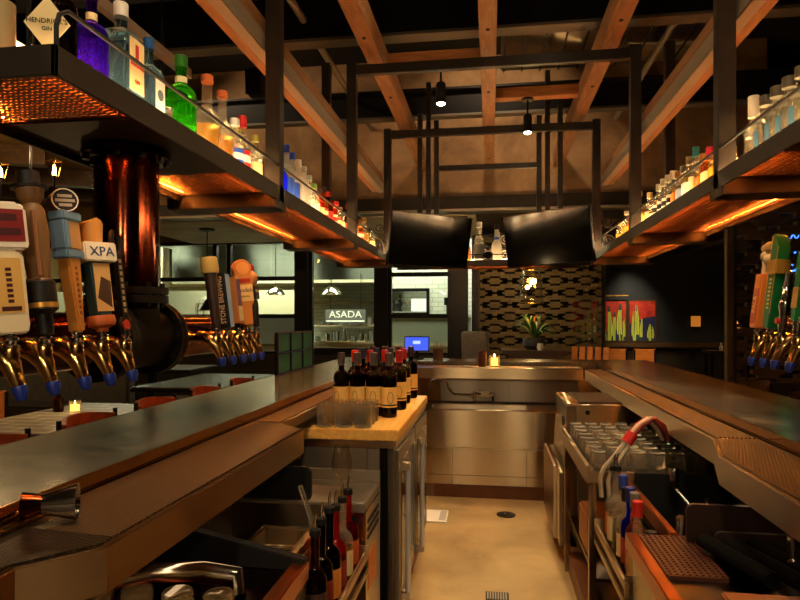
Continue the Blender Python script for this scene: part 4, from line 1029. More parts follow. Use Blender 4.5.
def tap(s, y, lab, handle, x=None):
    """local +x points from the pipe to the bartender"""
    xo = (-1.135 if s < 0 else 1.124); y = y*.91
    t = thing('beer_tap', lab, 'beer tap', (xo, y, 1.375), 0 if s < 0 else PI, 'beer taps on the left tower' if s < 0 else 'beer taps on the right tower')
    MB().lathe([(0,-.004),(.030,-.004),(.030,.008),(.018,.014),(.015,.05),(0,.05)], (0,0,0), 18, 'x').build('shank', M['brass'], t)
    b = MB().tube([(.04,0,0),(.075,0,.004),(.105,0,-.006),(.128,0,-.032),(.143,0,-.066),(.150,0,-.088)], [.020,.026,.029,.023,.016,.013], 14)
    b.lathe([(0,.02),(.016,.018),(.020,.0),(.016,-.028),(0,-.03)], (.128,0,-.005), 14)
    b.build('faucet_body', M['brass'], t)
    MB().lathe([(0,-.0),(.010,.0),(.018,.004),(.019,.011),(.012,.015),(.011,.02),(.016,.023),(.016,.029),(.009,.032),(.008,.046),(0,.046)], (.130,0,.004), 16).build('lever_collar', M['chrome'], t)
    MB().lathe([(0,0),(.0165,0),(.0175,-.012),(.010,-.034),(0,-.036)], n=12).slice_xf(lambda p: Euler((0,R(-14),0)).to_matrix() @ p + Vector((.150,0,-.080))).build('spout_cap', M['bluecap'], t)
    t.scale = (.92, .92, .92)
    handle(t, .130, .040)
    lean = Euler((0, R(-7), 0)); p = Vector((.130, 0, .040))
    for o in t.children:
        if o.name.startswith('tap_handle'):
            o.rotation_euler = lean; o.scale = (1, 1, .95); o.location = p - lean.to_matrix() @ Vector((p.x, p.y, p.z*.95))
    return t
def slab(mb, x, y0, y1, z0, z1, d, taper=1.0):
    """board handle: d thick in x, tapering toward its foot"""
    return mb.loft([[(x-d/2, y0*taper, z0), (x+d/2, y0*taper, z0), (x+d/2, y1*taper, z0), (x-d/2, y1*taper, z0)], [(x-d/2, y0, z1), (x+d/2, y0, z1), (x+d/2, y1, z1), (x-d/2, y1, z1)]])
K = cmat
# handle faces look toward -Y side (the viewer) as well as +X; boards stand across Y so +X is the broad face
def h_paddle(t, x, z):
    b = MB().prism([(-.030, z), (.030, z), (.034, z+.02), (.036, z+.19), (.024, z+.205), (-.024, z+.205), (-.036, z+.19), (-.034, z+.02)], x-.026, x+.026, 'x')
    b.slice_xf(lambda p: Matrix.Rotation(R(-35), 3, 'Z') @ (p - Vector((x,0,0))) + Vector((x,0,0)))
    h = b.build('tap_handle', K((214,196,160)), t, .004)
    rot = lambda p: Matrix.Rotation(R(-35), 3, 'Z') @ (p - Vector((x,0,0))) + Vector((x,0,0))
    MB().prism([(-.045, z+.205), (.045, z+.205), (.05, z+.22), (.05, z+.31), (.035, z+.325), (-.035, z+.325), (-.05, z+.31), (-.05, z+.22)], x-.03, x+.03, 'x').slice_xf(rot).build('top_panel', K((222,208,190)), h, .006)
    MB().box(x+.0302, x+.0315, -.042, .042, z+.225, z+.305).slice_xf(rot).build('red_panel', K((120,14,18)), h)
    MB().box(x+.0262, x+.0275, -.027, .027, z+.05, z+.185).slice_xf(rot).build('panel', K((206,160,84)), h)
    ga = MB(); 
    for i in range(2): ga.box(x+.0316, x+.0322, -.034+i*.002, .034-i*.006, z+.24+i*.035, z+.258+i*.035)
    ga.slice_xf(rot).build('top_print', K((60,10,12)), h); ga = MB()
    for i in range(7): ga.box(x+.0276, x+.0281, -.006, .006, z+.075+i*.013, z+.083+i*.013)
    ga.box(x+.0276, x+.0281, -.02, .02, z+.055, z+.066)
    ga.slice_xf(rot).build('print', K((60,10,12)), h)
def h_figure(t, x, z):
    h = MB().lathe([(0,z),(.018,z),(.020,z+.05),(.034,z+.062),(.034,z+.135),(.030,z+.14),(.026,z+.145),(.030,z+.20),(.034,z+.27),(.028,z+.33),(.020,z+.345),(.030,z+.36),(.032,z+.39),(0,z+.40)], (x,0,0), 18).build('tap_handle', K((112,78,42)), t)
    MB().lathe([(.0195,z-.002),(.021,z+.05),(.0355,z+.062),(.0355,z+.135),(.031,z+.141)], (x,0,0), 18).build('base_cup', K((12,10,10)), h)
    MB().lathe([(.0362,z+.067),(.0362,z+.080)], (x,0,0), 18).build('gold_band', M['goldink'], h)
    MB().lathe([(0,z+.385),(.042,z+.385),(.044,z+.392),(.028,z+.397),(.026,z+.43),(0,z+.432)], (x,0,0), 20).build('cap_top', K((12,10,10)), h)
    MB().tube([(x+.022,-.026,z+.15),(x+.024,-.028,z+.32)], .006, 6).build('cane', K((140,92,56)), h)
def h_ring(t, x, z):
    h = slab(MB(), x, -.026, .026, z, z+.215, .036, .45).build('tap_handle', K((190,122,50)), t, .005)
    r_ = MB().box(x-.024, x+.024, -.036, .036, z+.210, z+.235).box(x-.024, x+.024, -.036, -.014, z+.235, z+.32).box(x-.024, x+.024, -.036, .040, z+.318, z+.345)
    r_.build('frame_block', K((104,136,164)), h, .004)
    MB().box(x-.018, x+.018, -.012, .036, z+.236, z+.318).build('inset', K((186,140,84)), h, .003)
    MB().lathe([(0,-.022),(.034,-.022),(.034,.022),(0,.022)], (x, 0, z+.375), 24, 'x').slice_xf(lambda p: Matrix.Rotation(R(-38), 3, 'Z') @ (p - Vector((x,0,0))) + Vector((x,0,0))).build('round_badge', K((30,22,18)), h)
    rot = lambda p: Matrix.Rotation(R(-38), 3, 'Z') @ (p - Vector((x,0,0))) + Vector((x,0,0))
    MB().tube([(x+.0225, .032*math.cos(2*PI*i/20), z+.375+.032*math.sin(2*PI*i/20)) for i in range(20)], .002, 5, True).slice_xf(rot).build('badge_rim', M['whiteink'], h)
    bars = MB()
    for q, (w, zz) in enumerate(((.018,.387), (.024,.374), (.016,.361))): bars.box(x+.0222, x+.0232, -w, w, z+zz-.004, z+zz+.004)
    bars.slice_xf(rot).build('badge_print', K((176,168,156)), h)
    mb = MB()
    for i in range(9): mb.box(x+.0182, x+.0190, -.004, .004, z+.05+i*.016, z+.059+i*.016)
    mb.build('print', K((120,60,20)), h)
def h_ipa(t, x, z):
    rot = lambda p: Matrix.Rotation(R(-22), 3, 'Z') @ (p - Vector((x,0,0))) + Vector((x,0,0))
    h = slab(MB(), x, -.032, .032, z+.035, z+.21, .05, .62).slice_xf(rot).build('tap_handle', K((40,66,72)), t, .004)
    MB().box(x+.0252, x+.0266, -.024, .026, z+.06, z+.205).slice_xf(rot).build('front_panel', K((206,160,96)), h)
    MB().prism([(-.020,z+.10),(.022,z+.07),(.024,z+.15),(-.004,z+.165)], x+.0267, x+.0275, 'x').slice_xf(rot).build('print', K((64,40,26)), h)
    c = MB().box(x-.036, x+.036, -.05, .05, z+.21, z+.268).slice_xf(rot).build('sign_block', K((232,220,200)), h, .004)
    text('lettering', 'IPA', .040, M['blueink'], c, tuple(rot(Vector((x-.004,-.0508, z+.238)))), (R(90),0,R(-22)))
    text('lettering', 'XPA', .040, K((40,60,110)), c, tuple(rot(Vector((x+.0365, .002, z+.238)))), (R(90),0,R(68)))
    MB().loft([[(x+ .024*math.cos(a), .026*math.sin(a), z+.268) for a in [2*PI*i/14 for i in range(14)]], [(x+ .030*math.cos(a), .034*math.sin(a), z+.335+.008*math.cos(3*a)) for a in [2*PI*i/14 for i in range(14)]]]).slice_xf(rot).build('crown', K((206,140,60), .35), h)
    MB().lathe([(0,z),(.016,z),(.018,z+.01),(.036,z+.018),(.040,z+.03),(.036,z+.048),(0,z+.05)], (x,0,0), 16).build('base', K((190,92,40)), h)
def h_wrench(t, x, z):
    h = MB().box(x-.007, x+.007, -.013, .013, z+.02, z+.25).tube([(x,-.012,z+.245),(x,-.024,z+.275),(x,-.018,z+.31),(x,-.010,z+.325)], [.011,.010,.009,.006], 8).tube([(x,.012,z+.245),(x,.024,z+.275),(x,.018,z+.31)], [.011,.010,.007], 8)
    h = h.build('tap_handle', M['iron'], t)
    MB().tube([(x,.022*math.cos(2*PI*i/20), z+.02+.026*math.sin(2*PI*i/20)) for i in range(20)], .006, 8, True).build('ring', M['iron'], h)
    MB().lathe([(0,-.008),(.017,-.008),(.017,.008),(0,.008)], (x,0,z+.02), 18, 'x').build('red_disc', K((190,36,22), .3), h)
    mb = MB()
    for i in range(9): mb.box(x+.0072, x+.0078, -.006, .006, z+.06+i*.02, z+.072+i*.02)
    mb.build('print', K((180,150,110)), h)
def h_tan(t, x, z):
    h = MB().lathe([(0,z),(.014,z),(.018,z+.02),(.026,z+.24),(0,z+.242)], (x,0,0), 16).build('tap_handle', K((44,26,16)), t)
    MB().lathe([(0,z+.235),(.034,z+.238),(.036,z+.25),(.034,z+.30),(.030,z+.306),(0,z+.307)], (x,0,0), 18).build('knob', K((196,158,80)), h)
def h_stone(t, x, z):
    h = slab(MB(), x, -.026, .026, z, z+.245, .046, .8).build('tap_handle', K((22,18,18)), t, .004)
    slab(MB(), x+.0235, -.021, .021, z+.004, z+.238, .002, .8).build('pale_face', K((150,176,206)), h)
    text('lettering', 'STONE BREWING', .031, K((236,190,150)), h, (x, -.0272, z+.125), (R(90), R(-90), 0), .0012, squeeze=.86)
def h_violet(t, x, z):
    h = slab(MB(), x, -.022, .022, z+.02, z+.235, .044, .9).build('tap_handle', K((196,120,60)), t, .003)
    slab(MB(), x+.0225, -.019, .019, z+.10, z+.225, .002).build('panel', K((110,66,96)), h)
    slab(MB(), x+.0225, -.019, .019, z+.03, z+.098, .002).build('panel', K((226,196,140)), h)
    MB().lathe([(0,z),(.012,z),(.014,z+.022),(0,z+.022)], (x,0,0), 12).build('foot', M['iron'], h)
def h_modelo(t, x, z):
    rot = lambda p: Matrix.Rotation(R(-50), 3, 'Z') @ (p - Vector((x,0,0))) + Vector((x,0,0))
    pts = [(-.022,z+.012),(.022,z+.012),(.026,z+.10),(.038,z+.125),(.040,z+.24)] + [(.042*math.cos(R(a)), z+.285+.045*math.sin(R(a))) for a in range(-20, 201, 20)] + [(-.040,z+.24),(-.038,z+.125),(-.026,z+.10)]
    h = MB().prism(pts, x-.022, x+.022, 'x').slice_xf(rot).build('tap_handle', K((206,126,56)), t, .004)
    p = MB().box(x+.0222, x+.0235, -.036, .036, z+.125, z+.205).slice_xf(rot).build('white_panel', K((236,190,120)), h)
    text('lettering', 'Modelo', .029, M['ink'], p, tuple(rot(Vector((x+.024, 0, z+.178)))), (R(90),0,R(40)))
    text('lettering', 'ESPECIAL', .010, M['ink'], p, tuple(rot(Vector((x+.024, 0, z+.148)))), (R(90),0,R(40)))
    MB().lathe([(0,.0225),(.030,.0225),(.030,.0245),(0,.0245)], (x,0,z+.285), 20, 'x').slice_xf(rot).build('round_crest', K((232,150,70)), h)
    MB().box(x+.0222, x+.0245, -.030, .030, z+.215, z+.235).slice_xf(rot).build('red_band', K((190,50,24)), h)
    MB().lathe([(0,z),(.014,z),(.024,z+.012),(0,z+.014)], (x,0,0), 14).build('foot', M['brass'], h)
def h_red(t, x, z):
    h = MB().lathe([(0,z),(.013,z),(.016,z+.02),(.022,z+.12),(.018,z+.14),(0,z+.141)], (x,0,0), 14).build('tap_handle', K((24,20,20)), t)
    MB().box(x-.024, x+.024, -.027, .027, z+.14, z+.205).build('name_block', K((20,18,20)), h, .003)
    ga = MB(); ga.box(x+.0242, x+.0248, -.02, .02, z+.172, z+.186); ga
    ga.build('print', K((210,170,110)), h)
    MB().sphere((x, 0, z+.245), .034, sq=(1,1,1.2)).build('knob', K((200,140,80)), h)
    MB().sphere((x, .004, z+.30), .02).build('red_tip', K((196,30,24), .35), h)
def h_orange(t, x, z):
    h = slab(MB(), x, -.030, .030, z, z+.235, .05, .95).build('tap_handle', K((214,120,44)), t, .004)
    slab(MB(), x+.0255, -.024, .024, z+.02, z+.17, .002).build('panel', K((176,74,30)), h)
    text('lettering', 'PALE', .034, K((232,170,80)), h, (x+.0275, 0, z+.10), (R(90), R(-90), R(90)))
    MB().tube([(x,-.012,z+.235),(x,-.016,z+.28),(x,-.022,z+.30)], [.012,.010,.012], 10).sphere((x,-.01,z+.315), .024).sphere((x,.02,z+.30), .022).sphere((x,-.018,z+.35), .02).sphere((x,.012,z+.355), .022).build('bone_knob', K((206,186,150)), h)
def h_green(t, x, z):
    h = MB().prism([(-.022,z),(.022,z),(.030,z+.06),(.030,z+.34),(.006,z+.385),(-.030,z+.40),(-.030,z+.06)], x-.022, x+.022, 'x').build('tap_handle', K((12,96,44), .35), t, .003)
    MB().box(x-.026, x+.030, -.036, .046, z+.225, z+.285).build('gold_band', M['goldink'], h, .004)
    MB().box(x+.0222, x+.0232, -.032, -.026, z+.06, z+.39).box(x+.0222, x+.0232, .026, .031, z+.06, z+.34).build('gold_edge', M['goldink'], h)
    mb = MB()
    for i in range(8): mb.box(x+.0222, x+.0230, -.010, .010, z+.08+i*.017, z+.089+i*.017)
    mb.build('print', K((210,190,110)), h)
def h_chrome(t, x, z):
    h = MB().lathe([(0,z-.01),(.012,z-.01),(.016,z+.02),(.014,z+.06),(.022,z+.09),(.018,z+.12),(.010,z+.22),(.014,z+.23),(0,z+.24)], (x,0,0), 16).build('tap_handle', M['chrome'], t)
    MB().lathe([(0,.012),(.012,.012),(.012,.024),(0,.024)], (x,0,z+.03), 12, 'x').build('red_disc', K((190,40,24), .3), h)
def h_green2(t, x, z):
    h = slab(MB(), x, -.028, .028, z+.03, z+.30, .04, .6).build('tap_handle', K((20,110,50), .35), t, .004)
    MB().lathe([(0,z-.01),(.012,z-.01),(.016,z+.02),(.020,z+.045),(0,z+.05)], (x,0,0), 16).build('foot', M['chrome'], h)
    slab(MB(), x+.0205, -.02, .02, z+.08, z+.16, .002).build('gold_panel', M['goldink'], h)
for y, fn, lab in [
    (1.285, h_paddle, 'beer tap with a white paddle handle and dark red panel, leftmost in view'),
    (1.395, h_figure, 'beer tap with a tall brown carved handle wearing a dark brimmed cap'),
    (1.515, h_ring, 'beer tap with an amber handle under a grey block and round black badge'),
    (1.625, h_ipa, 'beer tap with a teal handle, white IPA block and golden crown'),
    (1.737, h_wrench, 'beer tap with a thin black wrench handle before the copper column'),
    (2.37, h_tan, 'beer tap with a dark tapered handle and tan knob'),
    (2.475, h_stone, 'beer tap with a black and pale blue STONE BREWING board handle'),
    (2.585, h_violet, 'beer tap with an orange handle and small violet panel'),
    (2.695, h_modelo, 'beer tap with a rounded orange handle and cream name panel'),
    (2.80, h_red, 'beer tap with a dark handle and red-tipped knob, farthest on the left')]:
    tap(-1, y, lab, fn)
for y, fn, lab in [
    (2.74, h_orange, 'right-hand beer tap with an orange board handle and bone-shaped knob'),
    (2.628, h_green, 'right-hand beer tap with a tall green handle and gold band'),
    (2.533, h_chrome, 'right-hand beer tap with a plain chrome handle'),
    (2.415, h_green2, 'right-hand beer tap with a green and gold handle at the picture edge')]:
    tap(1, y, lab, fn)
# green glass divider on the left bar
t = thing('glass_divider', 'low black-framed divider of six green glass panes standing on the left bar', 'divider', (-1.42, 4.3, ZB))
fm = MB(); ya, yb = 3.92, 4.74; xm = -1.42
for i in range(4):
    y = ya + (yb-ya)*i/3; fm.box(xm-.012, xm+.012, y-.010, y+.010, ZB, ZB+.29)
for z in (.006, .148, .284): fm.box(xm-.011, xm+.011, ya, yb, ZB+z-.006, ZB+z+.006)
fm.build('frame', M['iron'], t, world=True)
for i in range(3):
    for j in range(2):
        y = ya + (yb-ya)*i/3; MB().box(xm-.004, xm+.004, y+.011, y+(yb-ya)/3-.011, ZB+.013+j*.142, ZB+.141+j*.136).build('pane', M['greenpane'], t, world=True)
# ================================================================ left dining room
def dtable(x, y, sx, sy, top, lab, z=.76):
    t = thing('dining_table', lab, 'table', (x, y, 0))
    MB().box(-sx/2, sx/2, -sy/2, sy/2, z-.012, z).build('tabletop', top, t, .002)
    MB().box(-sx/2-.012, sx/2+.012, -sy/2-.012, sy/2+.012, z-.05, z-.013).build('rim', M['iron'], t, .003)
    MB().box(-.04, .04, -.04, .04, .03, z-.05).build('pedestal', M['iron'], t)
    MB().box(-sx*.3, sx*.3, -.04, .04, 0, .03).box(-.04, .04, -sy*.35, sy*.35, 0, .03).build('foot', M['iron'], t)
    return t
dtable(-2.93, 3.95, .86, 1.3, M['tiletop'], 'tile-topped dining table with a candle, just beyond the left bar')
dtable(-3.15, 6.55, .95, 1.6, M['tablewood2'] if 'tablewood2' in M else M['stone'], 'smooth grey dining table farther back beyond the left bar')
dtable(-4.9, 8.3, 1.6, .9, M['tablewood'], 'dark table near the kitchen windows at the left', .76)
def stool(lab, loc, rz, seat, group):
    t = thing('bar_stool', lab, 'bar stool', loc, rz, group)   # faces +x
    MB().prism(rounded(-.19, .19, -.19, .19, .05), .70, .76).build('seat', seat, t, .008)
    n = 9; pa, pb = [], []
    rings = []
    for i in range(n):
        a = R(-50 + 100*i/(n-1)); cx = -.22*math.cos(a)+.02; cy = .24*math.sin(a)
        nx_, ny_ = -math.cos(a), math.sin(a); w = .012
        hh = .98 + .025*math.cos(a*1.6)
        rings.append([(cx-nx_*w, cy-ny_*w, .84), (cx+nx_*w, cy+ny_*w, .84), (cx+nx_*w*1.2, cy+ny_*w*1.2, hh), (cx-nx_*w*.8, cy-ny_*w*.8, hh)])
    MB().loft(rings).build('backrest', seat, t, .003)
    for sy in (-1, 1):
        MB().tube([(-.15, sy*.185, .0), (-.16, sy*.185, .7), (-.135, sy*.20, .95), (-.135, sy*.20, 1.005)], .011, 8).build('leg', M['iron'], t)
        MB().tube([(.18, sy*.185, .0), (.16, sy*.17, .7)], .011, 8).build('leg', M['iron'], t)
    MB().tube([(-.155, -.185, .25), (.172, -.18, .25), (.172, .18, .25), (-.155, .185, .25)], .009, 8, True).build('footrest', M['iron'], t)
    return t
gs = 'bar stools along the left bar'
s0 = stool('brown leather bar stool nearest the viewer, behind the left bar', (-1.72, 2.02, 0), 0, M['leather'], gs)
for y, l in ((2.60, 'second brown leather bar stool, below the left table candle'), (3.18, 'third brown leather bar stool from the viewer behind the left bar'), (3.78, 'fourth brown leather bar stool, beside the green glass divider'), (4.38, 'farthest brown leather bar stool behind the green glass divider')):
    dup(s0, (-1.72, y, 0), 0, l)
gr_ = 'bar stools along the right bar'
s1 = stool('dark bar stool nearest behind the right bar', (1.78, 3.35, 0), PI, M['darkleather'], gr_)
for y, l in ((4.05, 'middle dark bar stool behind the right bar'), (4.75, 'farthest dark bar stool behind the right bar')): dup(s1, (1.78, y, 0), PI, l)
def chair(lab, loc, rz, wmat, group):
    t = thing('dining_chair', lab, 'chair', loc, rz, group)    # faces +y
    MB().box(-.21, .21, -.21, .21, .43, .47).build('seat', wmat, t, .01)
    MB().box(-.21, .21, -.235, -.205, .62, .88).build('backrest', wmat, t, .012)
    for x in (-.19, .19):
        MB().box(x-.018, x+.018, -.235, -.20, 0, .87).build('leg', M['iron'], t)
        MB().box(x-.018, x+.018, .17, .205, 0, .43).build('leg', M['iron'], t)
    return t
gc_ = 'orange wooden dining chairs'
c0 = chair('orange wooden chair at the far side of the tile-topped table', (-3.62, 4.16, 0), R(-90), M['orangewood'], gc_)
dup(c0, (-3.62, 3.6, 0), R(-90), 'orange wooden chair at the left edge of the view beside the tile-topped table')
# things on the tile table
t = thing('candle_holder', 'lit candle in a small glass on the tile-topped table', 'candle', (-3.06, 4.13, .76), 0, 'table candles')
MB().lathe([(0,0),(.034,0),(.038,.01),(.040,.085),(.038,.085),(.036,.012),(0,.008)], n=20).build('glass', M['glass'], t)
w_ = MB().lathe([(0,.010),(.030,.010),(.030,.055),(0,.053)], n=16).build('candle', M['candle'], t)
MB().lathe([(0,.056),(.006,.062),(.004,.075),(0,.084)], n=8).build('flame', M['flame'], w_)
t = thing('sauce_bottle', 'amber glass bottle with a black pump beside the table candle', 'bottle', (-3.18, 4.11, .76))
MB().loft([ring(.03,0,.1), ring(.033,.01,.1), ring(.033,.095,.1), ring(.014,.12,0), ring(.013,.135,0)]).build('glass_body', W('br'), t)
MB().lathe([(0,.133),(.015,.133),(.015,.15),(.006,.155),(.005,.175),(0,.175)], n=12).tube([(0,0,.172),(-.03,0,.172)], .004, 6).build('pump', M['black'], t)
t = thing('pendant_rod', 'dark ceiling canopy and thin hanging rod below the grey soffit at the left', 'pendant lamp', (-4.15, 8.5, 2.79))
MB().lathe([(0,0),(.11,0),(.11,-.03),(.03,-.05),(0,-.05)], n=20).build('canopy', M['iron'], t)
MB().cyl((0,0,-.05), (0,0,-1.05), .010, 8).build('rod', M['iron'], t)
MB().lathe([(0,-1.03),(.03,-1.05),(.12,-1.2),(.115,-1.2),(.025,-1.06),(0,-1.05)], n=20).build('shade', M['iron'], t)
# booth
t = thing('dining_booth', 'dark curved booth bench beyond the tables at the left', 'booth', (-5.6, 6.4, 0))
MB().box(-6.9, -4.3, 6.2, 6.75, 0, .46).build('seat', M['darkleather'], t, .03, world=True)
MB().box(-6.9, -4.3, 6.75, 6.92, 0, .98).build('backrest', M['booth'], t, .03, world=True)
t = thing('planter_tub', 'large grey cylindrical tub beneath the beer tower flange, across the bar', 'planter', (-2.75, 5.05, 0))
MB().lathe([(0,0),(.24,0),(.28,.7),(.28,.74),(.26,.74),(.25,.70),(0,.69)], n=28).build('tub', M['booth'], t)
# chandelier with lantern candles
t = thing('chandelier', 'iron lantern chandelier with two lit candle lanterns hanging at the upper left', 'chandelier', (-4.6, 5.55, 3.5))
MB().cyl((-4.6, 5.55, 3.5), (-4.6, 5.55, 2.62), .012, 8).build('rod', M['iron'], t, world=True)
MB().tube([(-4.90, 5.5, 2.88), (-4.90, 5.5, 2.62), (-4.6, 5.55, 2.60), (-4.30, 5.5, 2.62), (-4.30, 5.5, 2.88)], .010, 8).build('arm', M['iron'], t, world=True)
for x in (-4.30, -4.90):
    fr_ = MB(); z = 2.88
    for sx in (-1, 1):
        for sy in (-1, 1): fr_.tube([(x+sx*.026, 5.5+sy*.026, z), (x+sx*.048, 5.5+sy*.048, z+.15)], .005, 6)
    fr_.box(x-.03, x+.03, 5.47, 5.53, z-.008, z).tube([(x-.048,5.452,z+.15),(x+.048,5.452,z+.15),(x+.048,5.548,z+.15),(x-.048,5.548,z+.15)], .006, 6, True)
    ln = fr_.build('lantern', M['brass'], t, world=True)
    MB().lathe([(0,z),(.018,z),(.016,z+.07),(.008,z+.11),(0,z+.115)], (x,5.5,0), 12).build('candle_bulb', M['candle_b'] if 'candle_b' in M else M['bulb'], ln, world=True)
    point((x, 5.5, z+.30), 9, (1,.66,.30), .05)
# kitchen monitor and utensil pot on the far bar
t = thing('order_screen', 'small order screen glowing blue on the far bar behind the wine bottles', 'screen', (-.70, 5.78, ZB))
MB().obox((-.70, 5.78, ZB+.145), (.24, .02, .145), (R(-6),0,0)).build('casing', M['black'], t, .004, world=True)
MB().obox((-.70, 5.767, ZB+.146), (.222, .004, .125), (R(-6),0,0)).build('display', glow('blue_display', (50,76,200), .9), t, world=True)
MB().obox((-.70, 5.7645, ZB+.160), (.07, .002, .03), (R(-6),0,0)).build('window_icon', glow('pale_display', (150,170,230), 1.0), t, world=True)
MB().box(-.76, -.64, 5.74, 5.84, ZB, ZB+.012).cyl((-.70,5.79,ZB+.01),(-.70,5.79,ZB+.10),.015).build('stand', M['black'], t, world=True)
t = thing('utensil_pot', 'brown pot of straws and picks beside the order screen', 'pot', (-.50, 5.80, ZB))
MB().lathe([(0,0),(.045,0),(.05,.10),(.047,.10),(.042,.01),(0,.01)], n=18).build('pot', cmat((92,66,48)), t)
for i in range(7):
    a = i*.9; MB().cyl((.02*math.cos(a), .02*math.sin(a), .012), (.045*math.cos(a), .04*math.sin(a), .15+.01*(i % 3)), .004, 6).build('pick', cmat((140,108,70)), t)
t = thing('candle_holder', 'lit candle in a glass on the far bar counter', 'candle', (.03, 5.42, ZL), 0, 'table candles')
MB().lathe([(0,0),(.042,0),(.045,.01),(.047,.095),(.045,.095),(.043,.012),(0,.008)], n=20).build('glass', M['glass'], t)
w_ = MB().lathe([(0,.010),(.030,.010),(.030,.075),(0,.073)], n=16).build('candle', M['candle'], t)
MB().lathe([(0,.076),(.007,.084),(.005,.10),(0,.112)], n=8).build('flame', M['flame'], w_)
t = thing('drink_cup', 'brown ribbed cup beside the candle on the far bar counter', 'cup', (-.075, 5.40, ZL))
MB().lathe([(0,0),(.034,0),(.038,.06),(.036,.10),(.038,.135),(.035,.135),(.033,.06),(.031,.01),(0,.01)], n=20).build('cup', cmat((84,44,24), .3), t)
point((.03, 5.36, 1.30), 1.2, (1,.6,.25), .03)
point((-3.06, 4.05, 1.0), 1.4, (1,.66,.3), .03)

# ================================================================ kitchen
MB_ = MB().box(-9.4, -1.95, 12.35, 13.55, 2.28, 3.2)
t = thing('extractor_hood', 'long grey steel kitchen hood above the cooking line', 'hood', (-5.6, 12.9, 2.22))
MB_.build('canopy', M['hood'], t, .01, world=True)
MB().box(-9.42, -1.93, 12.33, 13.55, 2.22, 2.28).build('lip', M['cream'], t, world=True)
sm = MB()
for x in (-7.8, -6.7, -5.6, -4.6, -3.4, -2.7): sm.box(x-.004, x+.004, 12.345, 12.351, 2.29, 3.19)
sm.build('panel_seams', M['dsteel'], t, world=True)
t = thing('vent_cylinder', 'shiny steel vent cylinder beside the left window', 'vent', (-6.5, 11.6, 2.15))
MB().lathe([(0,2.12),(.42,2.12),(.42,2.9),(0,2.9)], (-6.9, 11.6, 0), 28).build('drum', M['steel'], t, world=True)
t = thing('serving_counter', 'cream kitchen serving counter behind the left windows', 'counter', (-5.8, 11.2, 0))
MB().box(-9.4, -3.6, 10.95, 11.5, .95, 1.0).build('worktop', M['steel_x'], t, world=True)
MB().box(-9.4, -3.6, 10.9, 10.95, 1.0, 1.50).build('pale_screen', M['paleblue'], t, world=True)
MB().box(-9.4, -3.6, 11.0, 11.5, 0, .95).build('base', M['cream'], t, world=True)
MB().box(-9.4, -3.75, 11.9, 12.0, 1.50, 2.05).build('back_panel', M['cream'], t, world=True)
t = thing('kitchen_counter', 'steel kitchen counter crowded with pans behind the centre window', 'counter', (-2.5, 11.9, 0))
MB().box(-3.5, -1.96, 11.6, 12.3, .98, 1.02).build('worktop', M['steel_x'], t, world=True)
MB().box(-3.45, -1.98, 11.65, 12.25, 0, .98).build('base', M['steel'], t, world=True)
MB().box(-3.3, -2.1, 11.63, 11.65, .55, .80).build('drawer_front', M['dsteel'], t, world=True)
t = thing('kitchen_shelf', 'steel wall shelf of dishes behind the ASADA sign', 'shelf', (-2.7, 13.2, 1.3))
MB().box(-3.9, -1.75, 13.1, 13.5, 1.30, 1.33).build('board', M['steel_x'], t, world=True)
MB().box(-3.9, -1.75, 13.1, 13.5, 1.80, 1.83).build('board', M['steel_x'], t, world=True)
for x in (-2.15, -1.95): MB().box(x-.03, x+.03, 13.05, 13.1, .4, 2.0).build('upright', M['steel_v'], t, world=True)
for i in range(6): 
    x = -3.75+i*.22; h_ = .09 + .05*((i*7) % 3)
    b = MB().lathe([(0,0),(.05,0),(.07,h_),(.06,h_),(.045,.01),(0,.01)], (x, 13.25, 1.33), 14)
    solo('kitchen_bowl', b, cmat([(120,112,104),(90,74,66),(150,140,126)][i % 3]), 'small bowl, number %s from the left on the kitchen wall shelf' % ['one','two','three','four','five','six'][i], 'bowl', 'bowls on the kitchen shelf')
for i in range(8):
    x = -3.40 + i*.18; r_ = .05+.012*(i % 3); h_ = .10 + .05*((i*5) % 4)
    solo('kitchen_pan', MB().lathe([(0,0),(r_,0),(r_*1.05,h_),(r_*.95,h_),(r_*.9,.01),(0,.01)], (x, 11.75+.07*(i % 2), 1.02), 16), M['chrome'] if i % 2 else M['hood'], 'steel kitchen container, %s from the left on the kitchen counter' % ['first','second','third','fourth','fifth','sixth','seventh','eighth'][i], 'container', 'containers on the kitchen counter')
t = thing('asada_sign', 'dark sign with white ASADA lettering hung in the kitchen', 'sign', (-2.98, 12.3, 1.36))
MB().box(-3.40, -2.55, 12.30, 12.31, 1.38, 1.66).build('board', cmat((96,94,88)), t, world=True)
text('lettering', 'ASADA', .20, P('sign_white', (246,244,234), .5), t, (-2.975, 12.295, 1.555), FRONT, .003, world=True, squeeze=1.08)
MB().box(-3.38, -2.57, 12.29, 12.299, 1.405, 1.435).build('underline', P('sign_white_line', (246,244,234), .5), t, world=True)
MB().cyl((-3.3,12.305,1.66),(-3.3,12.305,2.40),.006).cyl((-2.65,12.305,1.66),(-2.65,12.305,2.40),.006).build('hanger', M['iron'], t, world=True)
def dome(x, y, z, lab, cz):
    t = thing('dome_lamp', lab, 'pendant lamp', (x, y, z), 0, 'dome lamps in the kitchen')
    MB().lathe([(.02,.17),(.04,.16),(.13,.10),(.19,.02),(.195,0),(.185,0),(.12,.09),(.02,.14)], n=26).build('shade', M['chrome'], t)
    MB().cyl((0,0,.16), (0,0,cz-z), .008, 8).build('cord', M['iron'], t)
    MB().sphere((0,0,.05), .035).build('bulb', M['bulb'], t)
dome(-4.15, 11.4, 1.93, 'left silver dome lamp hanging in the kitchen', ZC)
dome(-3.0, 11.3, 1.93, 'right silver dome lamp hanging in the kitchen, above the ASADA sign', ZC)
t = thing('wire_globe', 'white openwork globe behind the STONE BREWING tap handle', 'decoration', (-5.12, 10.58, 1.36))
